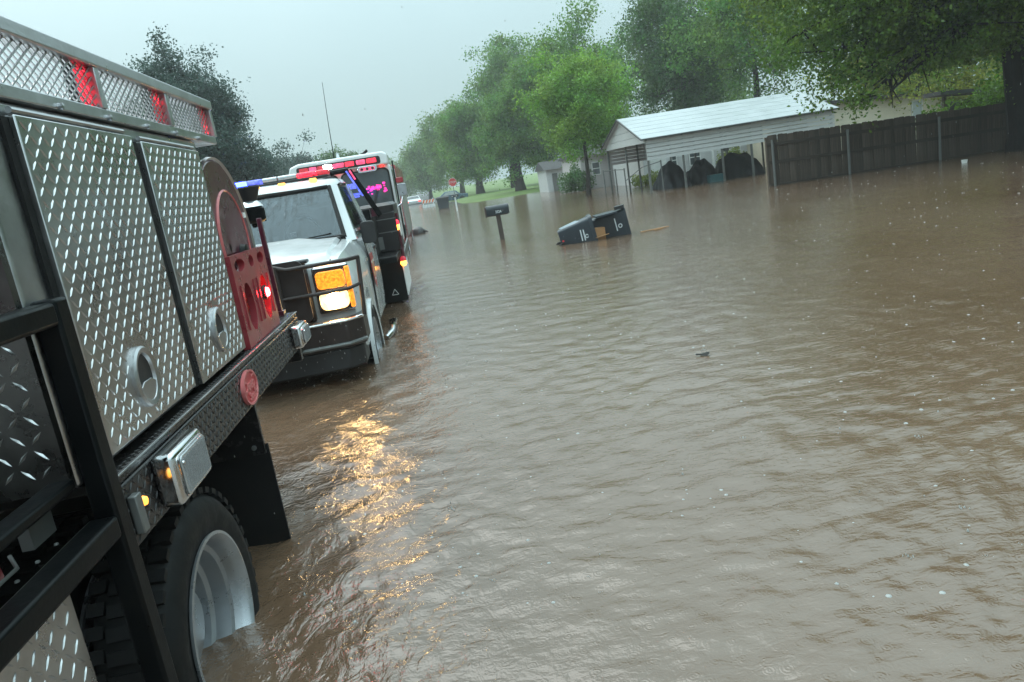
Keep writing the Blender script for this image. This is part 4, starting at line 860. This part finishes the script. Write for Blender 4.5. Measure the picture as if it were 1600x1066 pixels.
# ------------------------------------------------------------------ white pickup brush truck
PK = thing('pickup_truck', 'white fire pickup with lit amber headlight, black brush guard and roof light bar', 'pickup truck', (-1.66, 8.5, -.42))
PX = -1.66
def R_(y, w, zb, zs, zt, c=.0):
    h = [(w * .96, zb), (w * .985, zb + .06), (w, (zb + zs) / 2), (w * .992, zs), (w * .965, zs + .06), (w * .9, zt - .015), (w * .82, zt), (w * .4, zt + c * .8), (0, zt + c)]
    return [(PX + x, y, z) for x, z in h] + [(PX - x, y, z) for x, z in reversed(h[:-1])]
def zb_(y):
    d = abs(y - 6.86); return .18 if d > .5 else .18 + .30 * math.sqrt(max(0, 1 - (d / .5) ** 2))
rings = []
for y in np.concatenate([np.linspace(5.98, 7.42, 25), np.linspace(7.5, 8.75, 12)]):
    w_ = np.interp(y, [5.98, 6.1, 6.4, 7.3, 8.75], [.93, .955, .975, .97, .965]); zt = np.interp(y, [5.98, 6.05, 6.3, 7.0, 7.2, 8.75], [.93, 1.0, 1.035, 1.075, 1.085, 1.09])
    rings.append(R_(y, w_, zb_(y), zt - .20, zt, .02))
MB().skin(rings, True).build('body', 'white_paint', PK, smooth=50)
# hood with raised centre dome
hr_ = []
for y in np.linspace(5.985, 7.12, 14):
    t = (y - 5.985) / 1.135; zt = np.interp(y, [5.985, 6.03, 6.1, 6.35, 7.12], [.95, 1.02, 1.05, 1.075, 1.125]); wd = .80 - .02 * t; dm = .30 + .16 * t
    hr_.append([(PX + x, y, zt + dz) for x, dz in ((-wd, -.045), (-wd + .03, -.012), (-dm - .10, .0), (-dm, .022), (-dm + .06, .034), (0, .04), (dm - .06, .034), (dm, .022), (dm + .10, .0), (wd - .03, -.012), (wd, -.045))])
MB().skin(hr_, False, False).build('hood', 'white_paint', PK, smooth=40)
B(PX - .78, PX + .78, 7.12, 7.26, 1.07, 1.115).build('cowl', 'dark_plastic', PK, bevel=.01)
# cab greenhouse
ZB, ZTp = 1.09, 1.645
def glassq(pts, th=.012, n=(0, 1, 0)): 
    n = Vector(n) * th; return MB().add([Vector(p) for p in pts] + [Vector(p) + n for p in pts], [(0, 1, 2, 3), (7, 6, 5, 4), (0, 4, 5, 1), (1, 5, 6, 2), (2, 6, 7, 3), (3, 7, 4, 0)])
wsb, wst = .80, .70
glassq([(PX - wsb, 7.20, 1.11), (PX + wsb, 7.20, 1.11), (PX + wst, 7.62, 1.60), (PX - wst, 7.62, 1.60)]).build('windshield', 'windshield_glass', PK)
fm = MB()
for s in (-1, 1):
    fm.tube([(PX + s * (wsb + .015), 7.195, 1.10), (PX + s * (wst + .015), 7.615, 1.595)], .022, 8)
fm.tube([(PX - wst, 7.61, 1.595), (PX + wst, 7.61, 1.595)], .018, 8)
fm.tube([(PX - wsb, 7.195, 1.11), (PX + wsb, 7.195, 1.11)], .02, 8); fm.build('windshield_seal', 'black_rubber', PK)
for s in (-1, 1):
    MB().skin([[(PX + s * .83, 7.16, 1.06), (PX + s * .92, 7.22, 1.06), (PX + s * .92, 7.32, 1.06), (PX + s * .86, 7.30, 1.06)], [(PX + s * .725, 7.60, 1.60), (PX + s * .79, 7.66, 1.60), (PX + s * .79, 7.72, 1.60), (PX + s * .74, 7.70, 1.60)]], True).build('windshield_pillar', 'white_paint', PK, smooth=30)
    glassq([(PX + s * .915, 7.36, 1.09), (PX + s * .925, 8.45, 1.09), (PX + s * .80, 8.35, 1.58), (PX + s * .79, 7.74, 1.58)], .01, (-s, 0, 0)).build('side_window', 'side_glass', PK)
    MB().skin([[(PX + s * .86, 8.45, 1.06), (PX + s * .945, 8.45, 1.06), (PX + s * .945, 8.75, 1.06), (PX + s * .86, 8.75, 1.06)], [(PX + s * .73, 8.36, 1.60), (PX + s * .80, 8.36, 1.60), (PX + s * .80, 8.70, 1.60), (PX + s * .73, 8.70, 1.60)]], True).build('rear_pillar', 'white_paint', PK, smooth=30)
    # door skin with shut line, decal and handle
    dr = MB().skin([[(PX + s * .968, 7.40, .22), (PX + s * .978, 7.40, .55), (PX + s * .984, 7.40, .86), (PX + s * .955, 7.40, 1.05)], [(PX + s * .966, 8.45, .22), (PX + s * .976, 8.45, .55), (PX + s * .980, 8.45, .86), (PX + s * .952, 8.45, 1.05)]], False, False).build('door', 'white_paint', PK)
    MB().bar((PX + s * .992, 8.2, .90), (PX + s * .992, 8.38, .90), .02, .03).build('handle', 'dark_plastic', dr)
    em = MB().prism([(7.62 + p[0], .72 + p[1]) for p in [(-.14, .16), (.14, .16), (.16, .0), (.10, -.12), (0, -.19), (-.10, -.12), (-.16, .0)]], 'X', PX + s * .985, PX + s * .989).build('emblem', 'decal_red', dr)
    MB().lathe([(.05, 0), (.085, 0)], (PX + s * .990, 7.62, .73), 'X', 20).build('emblem_ring', 'decal_gold', em)
    for k, (yy_, zz) in enumerate(((7.52, .80), (7.72, .80), (7.62, .62))): B(PX + s * .9895 - .001, PX + s * .9895 + .001, yy_ - .04, yy_ + .04, zz - .012, zz + .012).build('emblem_mark', 'decal_white', em)
    MB().lathe([(.40, .01), (.46, .015), (.47, -.02)], (PX + s * .965, 6.86, .06), 'X', 64).build('fender_lip', 'white_paint', PK)
    wheel(PK, PX + s * .955, 6.86, .10, .40, .235, .26, s, .06, 'wheel_paint', 36)
    MB().tube([(PX + s * .99, 7.45, .02), (PX + s * 1.05, 7.6, .05), (PX + s * 1.05, 8.3, .05), (PX + s * .99, 8.42, .02)], .03, 10).build('side_step', 'chrome', PK)
rf = []
for y, zc, w_ in ((7.60, 1.60, .755), (7.66, 1.655, .775), (7.9, 1.685, .79), (8.5, 1.685, .79), (8.74, 1.64, .77)):
    rf.append([(PX + x, y, z) for x, z in ((-w_, zc - .06), (-w_ + .03, zc - .015), (-w_ * .7, zc + .01), (0, zc + .02), (w_ * .7, zc + .01), (w_ - .03, zc - .015), (w_, zc - .06))])
MB().skin(rf, False, False).build('roof', 'white_paint', PK, smooth=50)
B(PX - .78, PX + .78, 8.68, 8.74, 1.06, 1.62).build('rear_wall', 'white_paint', PK); B(PX - .8, PX + .8, 7.3, 8.6, .9, .96).build('cabin_floor', 'interior', PK); B(PX - .78, PX + .78, 7.26, 7.45, 1.0, 1.12).build('dashboard', 'interior', PK, bevel=.03)
for sx in (-.4, .4): B(PX + sx - .24, PX + sx + .24, 8.0, 8.2, .96, 1.45).build('seat', 'seat_grey', PK, bevel=.05)
MB().lathe([(.17, -.012), (.185, 0), (.17, .012), (.155, 0), (.17, -.012)], (PX + .38, 7.55, 1.18), 'Y', 28).build('steering_wheel', 'dark_plastic', PK)
MB().bar((PX - .75, 7.16, 1.125), (PX + .05, 7.19, 1.15), .015, .012).build('wiper', 'black_rubber', PK); MB().bar((PX + .05, 7.165, 1.125), (PX + .7, 7.20, 1.15), .015, .012).build('wiper', 'black_rubber', PK)
B(PX - .70, PX + .70, 7.64, 7.72, 1.53, 1.575).build('sun_visor', 'seat_grey', PK, bevel=.01); B(PX - .10, PX + .10, 7.58, 7.61, 1.48, 1.54).build('rear_view_mirror', 'dark_plastic', PK, bevel=.01)
for k in range(3): B(PX + .30 - .18 * k, PX + .36 - .18 * k, 7.30, 7.31, 1.17 - .015 * k, 1.215 - .015 * k).build('dash_sticker', 'decal_white', PK)
for sx in (-.4, .4): MB().skin([rr3(PX + sx - .12, PX + sx + .12, 8.02, 8.12, 1.46, .04), rr3(PX + sx - .10, PX + sx + .10, 8.03, 8.11, 1.57, .04)], True).build('headrest', 'seat_grey', PK)
for s in (1, -1):
    MB().tube([(PX + s * .977, 7.395, .24), (PX + s * .986, 7.395, .86), (PX + s * .955, 7.395, 1.07)], .004, 6).build('shut_line', 'black_rubber', PK)
    MB().tube([(PX + s * .80, 6.03, .985), (PX + s * .79, 6.4, 1.03), (PX + s * .785, 7.1, 1.083)], .005, 6).build('hood_gap', 'black_rubber', PK)
    B(PX + s * .978 - .004, PX + s * .978 + .004, 7.05, 7.27, .84, .875).build('fender_badge', 'chrome', PK)
# front end
B(PX - .62, PX + .62, 5.90, 5.98, .53, 1.0).build('grille', 'grille_dark', PK, bevel=.02)
for z in (.62, .74, .86): B(PX - .56, PX + .56, 5.885, 5.90, z - .02, z + .02).build('grille_bar', 'grille_dark', PK)
B(PX - .64, PX + .64, 5.90, 6.02, 1.0, 1.03).build('hood_deflector', 'dark_plastic', PK, bevel=.01)
for s in (1, -1):
    hx0, hx1 = sorted((PX + s * .65, PX + s * .935))
    hl = B(hx0, hx1, 5.93, 5.99, .575, .955).build('headlight', 'chrome', PK, bevel=.015)
    ax0, ax1 = sorted((PX + s * .675, PX + s * .90))
    MB().prism(rrect(ax0, ax1, .778, .912, .03), 'Y', 5.905, 5.932).build('turn_lens', 'amber_turn', hl, bevel=.004)
    MB().prism(rrect(ax0, ax1, .605, .758, .05), 'Y', 5.905, 5.932).build('beam_lens', 'headlight_lit', hl, bevel=.004)
    MB().lathe([(0, -.008), (.062, -.004), (.066, .002)], ((ax0 + ax1) / 2 + .0, 5.905, .675), 'Y', 20).build('bulb', 'headlight_core', hl)
    cx0, cx1 = sorted((PX + s * .907, PX + s * .94)); B(cx0, cx1, 5.915, 5.985, .60, .93).build('corner_reflector', 'amber_turn', hl, bevel=.008)
bw = [(PX + x, y) for x, y in ((-.98, 6.25), (-.98, 5.92), (-.86, 5.80), (-.4, 5.76), (.4, 5.76), (.86, 5.80), (.98, 5.92), (.98, 6.25))]
bi = [(PX + (x - PX) * .93, y + .06) for x, y in bw]
MB().prism(bw + bi[::-1], 'Z', .30, .535).build('bumper', 'guard_brown', PK, bevel=.02)
MB().prism([(PX + (x - PX) * .96, y + .03) for x, y in bw] + [(PX + (x - PX) * .9, y + .07) for x, y in bw][::-1], 'Z', .12, .30).build('air_dam', 'dark_plastic', PK, bevel=.02)
MB().tube([(x, y - .004, .52) for x, y in bw[1:7]], .012, 8).build('bumper_trim', 'chrome', PK)
MB().tube([(x, y - .006, .335) for x, y in bw[1:7]], .016, 8).build('bumper_tube', 'galvanised', PK)
gd = lambda pts, r=.017: MB().tube(pts, r, 10).build('brush_guard', 'guard_brown', PK)
for s in (1, -1):
    gd([(PX + s * .35, 5.76, 1.035), (PX + s * .5, 5.75, .985), (PX + s * .80, 5.76, .985), (PX + s * .95, 5.80, .985), (PX + s * 1.03, 5.93, .985)])
    gd([(PX + s * 1.03, 5.93, .985), (PX + s * 1.02, 5.9, .80), (PX + s * 1.0, 5.88, .53)])
    gd([(PX + s * .42, 5.75, .765), (PX + s * .80, 5.76, .765), (PX + s * .93, 5.80, .765), (PX + s * 1.02, 5.9, .78)], .014)
    gd([(PX + s * .42, 5.75, 1.02), (PX + s * .42, 5.75, .5)])
    MB().prism(rrect(PX + s * .42 - .2, PX + s * .42 + .2, .55, 1.04, .06), 'Y', 5.79, 5.81).build('grille_guard_panel', 'guard_brown', PK)
gd([(PX - .35, 5.76, 1.035), (PX + .35, 5.76, 1.035)])
B(PX - .5, PX + .5, 5.62, 5.78, .34, .56).build('winch_tray', 'black_steel', PK, bevel=.02)
# mirrors
for s in (1, -1):
    mi = MB().skin([[(PX + s * x, 7.42, z) for x, z in rrect(.95, 1.10, .99, 1.21, .04)], [(PX + s * x, 7.50, z) for x, z in rrect(.96, 1.09, 1.0, 1.20, .04)]], True).build('mirror', 'dark_plastic', PK, bevel=.01)
    MB().prism(rrect(PX + s * 1.025 - .055, PX + s * 1.025 + .055, 1.02, 1.18, .03), 'Y', 7.501, 7.505).build('mirror_glass', 'window_pale', mi)
    for zq in (1.04, 1.14): MB().bar((PX + s * .90, 7.46, zq), (PX + s * .97, 7.46, zq + .01), .05, .03).build('mirror_arm', 'chrome', mi)
# roof lights
for x in (-.62, -.25, 0, .25, .56):
    c = MB().skin([[(PX + x + p[0], 7.70 + p[1], 1.655) for p in rrect(-.045, .045, -.05, .05, .02)], [(PX + x + p[0], 7.71 + p[1], 1.70) for p in rrect(-.03, .03, -.03, .035, .015)]], True).build('clearance_light', 'amber_soft', PK)
lb = B(PX - .68, PX + .68, 7.98, 8.22, 1.705, 1.73).build('light_bar', 'dark_plastic', PK, bevel=.008)
segs = [(-.68, -.40, 'blue_soft'), (-.39, -.16, 'blue_lit'), (-.15, .0, 'blue_soft'), (.01, .16, 'clear_lens'), (.17, .36, 'clear_lens'), (.37, .56, 'red_lens_lit'), (.57, .68, 'red_lens_soft')]
for a, b_, m in segs: MB().prism(rrect(8.0, 8.2, 1.732, 1.785, .02), 'X', PX + a, PX + b_).build('lens', m, lb, bevel=.006)
for x in (-.5, .5): B(PX + x - .04, PX + x + .04, 8.04, 8.16, 1.68, 1.706).build('bar_foot', 'dark_plastic', lb)
# flatbed
B(-2.88, -.50, 9.0, 12.2, .62, .70).build('flatbed_deck', 'black_steel', PK, bevel=.01)
B(-2.6, -.70, 8.85, 8.93, .66, 1.30).build('headboard', 'black_steel', PK, bevel=.01)
B(-2.5, -.72, 9.1, 11.4, .70, 1.22).build('water_tank', 'black_rubber', PK, bevel=.04)
tk = MB().skin([[(x, y, 1.215) for x, y in rrect(-1.0, -.47, 9.9, 11.2, .06)], [(x, y, 1.30) for x, y in rrect(-1.0, -.47, 9.9, 11.2, .06)], [(x, y, 1.335) for x, y in rrect(-.95, -.52, 9.95, 11.15, .06)]], True).build('tool_box', 'grille_dark', PK)
B(-1.02, -.47, 9.9, 11.2, .70, 1.215).build('tool_box', 'grille_dark', PK, bevel=.015)
for z in (1.12, .95): B(-1.0, -.466, 9.893, 9.9, z, z + .012).build('seam', 'galvanised', PK)
B(-.78, -.66, 9.6, 9.62, .76, .92).build('hook_plate', 'galvanised', PK)
dt = MB().bar((-.855, 9.0, 1.78), (-.60, 9.05, 1.20), .07, .06).build('rack_strut', 'black_steel', PK, bevel=.008)
MB().bar((-.885, 8.965, 1.77), (-.75, 8.985, 1.46), .012, .02).build('edge_reflection', 'blue_soft', dt); MB().bar((-.845, 8.955, 1.77), (-.80, 8.965, 1.66), .012, .02).build('edge_reflection', 'pink_lit', dt)  # glowing strips stand in for the purple reflection on the strut
MB().tube([(-2.4, 9.0, .7), (-2.4, 9.0, 1.75), (-.86, 9.0, 1.78)], .03, 8).build('rack_strut', 'black_steel', PK)
MB().add([(-.72, 9.25, 1.20), (-.62, 9.25, 1.20), (-.68, 9.25, 1.42), (-.67, 9.32, 1.2)], [(0, 1, 2), (1, 3, 2), (3, 0, 2), (0, 3, 1)]).build('traffic_cone', 'dark_red', PK)
post = MB().tube([(-.47, 10.0, .5), (-.46, 10.0, 1.18)], .025, 8).build('light_post', 'dark_red', PK)
for z, m in ((1.0, 'amber_lit'), (1.06, 'red_lens_lit'), (.52, 'amber_lit'), (.57, 'red_lens_soft')):
    MB().lathe([(0, -.03), (.03, -.022), (.042, 0)], (-.475, 9.965, z), 'Y', 18).build('marker_lamp', m, PK)
MB().lathe([(.075, -.01), (.09, 0), (.075, .01), (.065, 0), (.075, -.01)], (-.44, 10.02, .96), 'X', 26).build('hose_ring', 'decal_white', PK)
B(-1.0, -.50, 9.98, 10.0, .02, .62).build('mud_flap', 'black_rubber', PK); B(-.52, -.485, 9.99, 11.6, .08, .50).build('skirt', 'decal_white', PK, bevel=.004)
MB().bar((-.47, 10.05, .56), (-.40, 10.9, .74), .02, .10).build('fender_rail', 'galvanised', PK)
B(-2.5, -.9, 8.9, 12.0, -.35, .6).build('chassis', 'black_steel', PK)
mk = MB(); 
for a in range(3):
    t0, t1 = PI / 2 + a * 2 * PI / 3, PI / 2 + (a + 1) * 2 * PI / 3; mk.bar((-.66 + .05 * math.cos(t0), 9.975, .14 + .05 * math.sin(t0)), (-.66 + .05 * math.cos(t1), 9.975, .14 + .05 * math.sin(t1)), .008, .012, (0, 1, 0))
mk.build('flap_mark', 'decal_white', PK)
wheel(PK, -.62, 10.75, .12, .42, .25, .25, 1, .12)
MB().tube([(-2.0, 8.95, 1.3), (-2.01, 8.95, 1.9)], .006, 6).build('antenna', 'black_steel', PK)

# ------------------------------------------------------------------ fire engine behind the pickup
EN = thing('fire_engine', 'white cab-over fire engine with red roof light bar behind the pickup', 'fire engine', (-1.88, 20, -.42))
XL, XR, YF = -3.02, -.72, 17.3
MB().prism(rrect(XL, XR, -.15, 2.16, .10), 'Y', YF + .1, YF + 2.6).build('cab', 'engine_white', EN, bevel=.06, seg=3)
B(XL, XR + .01, YF + 2.65, YF + 8.6, .0, 2.2).build('body', 'engine_red', EN, bevel=.03)
for k in range(3): MB().prism(rrect(YF + 2.9 + k * 1.8, YF + 4.5 + k * 1.8, .3, 1.7, .04), 'X', XR + .011, XR + .03).build('locker_door', 'aluminium', EN)
MB().prism([(XL + .02, 2.13), (XR - .02, 2.13), (XR - .03, 2.36), (XR - .12, 2.42), (XL + .30, 2.42), (XL + .1, 2.36)], 'Y', YF - .02, YF + .9).build('roof_visor', 'engine_white', EN, bevel=.04, seg=3)
rec = MB().prism(rrect(XL + .24, XR - .19, 2.165, 2.335, .05), 'Y', YF - .03, YF - .019).build('light_bar', 'grille_dark', EN)
for a, b_, m in ((-2.72, -2.52, 'red_lens_soft'), (-2.50, -2.34, 'pink_lit'), (-2.32, -2.20, 'red_lens_soft'), (-2.18, -2.00, 'white_strobe'), (-1.97, -1.72, 'pink_lit'), (-1.70, -1.50, 'red_lens_lit'), (-1.45, -1.25, 'pink_lit'), (-1.22, -1.0, 'red_lens_lit')):
    MB().prism(rrect(a, b_, 2.205, 2.305, .02), 'Y', YF - .045, YF - .031).build('lens', m, rec, bevel=.004)
for cx, m in ((-2.45, 'blue_soft'), (-1.23, 'pink_lit')):
    f = MB().prism(rrect(cx - .22, cx + .22, 2.02, 2.155, .05), 'Y', YF - .06, YF + .05).build('flasher', 'chrome', EN, bevel=.008); MB().prism(rrect(cx - .17, cx + .17, 2.05, 2.125, .036), 'Y', YF - .07, YF - .061).build('lens', m, f)
    for q in (-.12, 0, .12): MB().lathe([(0, -.006), (.028, -.004), (.032, 0)], (cx + q, YF - .071, 2.088), 'Y', 14).build('reflector', 'grille_dark', f)
for x in (-2.85, -2.1, -1.9, -1.65, -.9): B(x - .05, x + .05, YF - .01, YF + .1, 2.085, 2.11).build('clearance_light', 'tail_red', EN, bevel=.005)
for a, b_ in ((-2.90, -1.945), (-1.83, -.80)):
    wn = MB().prism(rrect(a - .035, b_ + .035, 1.155, 2.075, .13), 'Y', YF + .062, YF + .095).build('windshield', 'black_rubber', EN); MB().prism(rrect(a, b_, 1.19, 2.04, .11), 'Y', YF + .045, YF + .060).build('glass', 'window_dark', wn)
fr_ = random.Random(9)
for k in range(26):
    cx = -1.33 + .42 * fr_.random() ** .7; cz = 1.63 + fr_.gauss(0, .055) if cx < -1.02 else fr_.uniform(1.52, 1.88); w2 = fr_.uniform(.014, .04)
    MB().prism(rrect(cx - w2, cx + w2, cz - w2 * .7, cz + w2 * .7, w2 * .5, 3), 'Y', YF + .030 + k * .0004, YF + .0435).build('windshield_reflection', 'magenta_reflection', EN)  # glowing patches ahead of the glass imitate lights reflected in it
for (x0, z0, x1, z1) in ((-1.78, 1.70, -1.55, 1.82), (-1.72, 1.55, -1.48, 1.60), (-1.66, 1.50, -1.52, 1.54)): MB().prism(rrect(x0, x1, z0, z1, .015), 'Y', YF + .032, YF + .043).build('windshield_reflection', 'blue_soft', EN)  # bluish patches, likewise painted reflections
for x0, x1 in ((-1.32, -1.10), (-1.28, -1.07)): MB().bar((x0, YF + .03, 1.14), (x1, YF + .03, 1.62), .012, .012).build('wiper', 'black_rubber', EN)
MB().prism(rrect(XL + .3, XR - .3, .45, .98, .05), 'Y', YF + .06, YF + .1).build('grille', 'grille_dark', EN)
B(XL - .05, XR + .05, YF - .55, YF + .1, .0, .34).build('bumper', 'chrome', EN, bevel=.04)
for s in (XL + .22, XR - .22): MB().prism(rrect(s - .16, s + .16, .6, .9, .03), 'Y', YF + .03, YF + .1).build('headlight', 'chrome', EN)
for s, x in ((1, XR), (-1, XL)):
    mi = MB().prism(rrect(x + s * .17 - .10, x + s * .17 + .10, 1.38, 1.66, .04), 'Y', YF - .02, YF + .10).build('mirror', 'wheel_paint', EN, bevel=.015); MB().prism(rrect(x + s * .15 - .08, x + s * .15 + .08, 1.68, 1.80, .03), 'Y', YF - .02, YF + .08).build('mirror', 'engine_red', EN, bevel=.01)
    MB().tube([(x - s * .05, YF + .1, 1.15), (x + s * .10, YF - .05, 1.22), (x + s * .16, YF + .04, 1.4)], .022, 8).build('mirror_arm', 'chrome', EN)
    MB().tube([(x + s * .03, YF + .35, .35), (x + s * .05, YF + .35, 2.2)], .018, 8).build('grab_rail', 'black_steel', EN)
    B(min(x, x + s * .012), max(x, x + s * .012), YF + .35, YF + 1.3, 1.2, 2.0).build('side_window', 'window_dark', EN)
    wheel(EN, x + s * .01, YF + 1.9, .20, .50, .29, .3, s, .08); wheel(EN, x + s * .01, YF + 6.6, .20, .50, .29, .3, s, .16)
B(XR + .0, XR + .015, YF + .2, YF + 2.5, .25, .42).build('stripe', 'decal_red', EN)
MB().tube([(-1.98, YF + .6, 2.4), (-1.95, YF + .6, 3.2), (-1.90, YF + .62, 4.15)], [.012, .008, .005], 6).build('antenna', 'black_steel', EN)
MB().tube([(-1.70, YF + 2.0, 2.35), (-1.30, YF + 2.1, 2.62)], .035, 8).build('monitor_barrel', 'black_steel', EN); B(-2.0, -1.6, YF + 1.9, YF + 2.2, 2.15, 2.4).build('monitor_base', 'black_steel', EN)
MB().lathe([(.0, .12), (.03, .12), (.05, .02), (.03, .0)], (-1.85, YF + .3, 2.42), 'Z', 14).build('air_horn', 'chrome', EN)

# ------------------------------------------------------------------ rain: splash crowns and bubbles on the water, falling drops
m, n, b = newmat('rain_water'); b.inputs['Base Color'].default_value = (.50, .50, .48, 1); b.inputs['Roughness'].default_value = .08; b.inputs['Transmission Weight'].default_value = .35; b.inputs['IOR'].default_value = 1.33
rng = np.random.default_rng(77)
def dome(mbk, x, y, r, h):
    z0 = float(wave_height(np.array([x]), np.array([y]), np.array([math.hypot(x, y)]), math.log(130 / .9) / NR, math.radians(110 / 520))[0]); V = []; F = []
    for i, (rr, hh) in enumerate(((1, 0), (.8, .6), (.35, .95))):
        for k in range(7): a = 2 * PI * k / 7; V.append((x + r * rr * math.cos(a), y + r * rr * math.sin(a), z0 - .001 + h * hh))
    V.append((x, y, z0 + h))
    for i in range(2):
        for k in range(7): F.append((i * 7 + k, i * 7 + (k + 1) % 7, (i + 1) * 7 + (k + 1) % 7, (i + 1) * 7 + k))
    for k in range(7): F.append((14 + k, 14 + (k + 1) % 7, 21))
    mbk.add(V, F)
sp = MB()
for _ in range(3000):
    d_ = 2.2 + 26 * rng.random() ** 1.15; a = rng.uniform(-.28, .75); x, y = d_ * math.sin(a), d_ * math.cos(a)
    if x < -.75 and y < 20: continue
    r = (.0019 + .0085 * rng.random() ** 3.5) * (1 + d_ * .02); kind = rng.random()
    if kind < .8: dome(sp, x, y, r, r * rng.uniform(.3, .6))
    else:
        dome(sp, x, y, r * .5, r * rng.uniform(.6, 1.3))
        if kind > .9:
            for q in range(5): a2 = rng.uniform(0, 6.28); dome(sp, x + r * 2 * math.cos(a2), y + r * 2 * math.sin(a2), r * .35, r * .8)
tag(sp.build('rain_splashes', 'rain_water', origin=(0, 0, 0), smooth=70), 'rain splashes and bubbles dotted over the flood water', 'rain splash', kind='stuff')
dp = MB()
for _ in range(520):
    if rng.random() < .55: x, y, z = rng.uniform(-1.0, .1), rng.uniform(3.0, 5.8), rng.uniform(.02, .7)
    else: y = rng.uniform(2.2, 9); x, z = rng.uniform(-.6, 5), rng.uniform(.02, 2.4)
    r = rng.uniform(.0016, .003); s_ = rng.uniform(2, 5)
    dp.add([(x, y, z - r), (x + r, y, z), (x, y + r, z), (x - r, y, z), (x, y - r, z), (x, y, z + r * s_)], [(0, 2, 1), (0, 3, 2), (0, 4, 3), (0, 1, 4), (1, 2, 5), (2, 3, 5), (3, 4, 5), (4, 1, 5)])
tag(dp.build('raindrops', 'rain_water', origin=(0, 0, 0), smooth=80), 'falling raindrops around the lit headlight', 'raindrop', kind='stuff')

# ------------------------------------------------------------------ rain haze
m, n, b = newmat('haze'); n.nodes.remove(b); pv = n.nodes.new('ShaderNodeVolumePrincipled'); pv.inputs['Density'].default_value = .0012; pv.inputs['Color'].default_value = (.97, .985, .99, 1); pv.inputs['Anisotropy'].default_value = .2
n.links.new(pv.outputs['Volume'], n.nodes['Material Output'].inputs['Volume'])
tag(B(-182, 182, -62, 342, -1.6, 18.0).build('haze', 'haze', origin=(0, 0, 0), smooth=0), 'thin rain haze over the street', 'haze', kind='stuff')
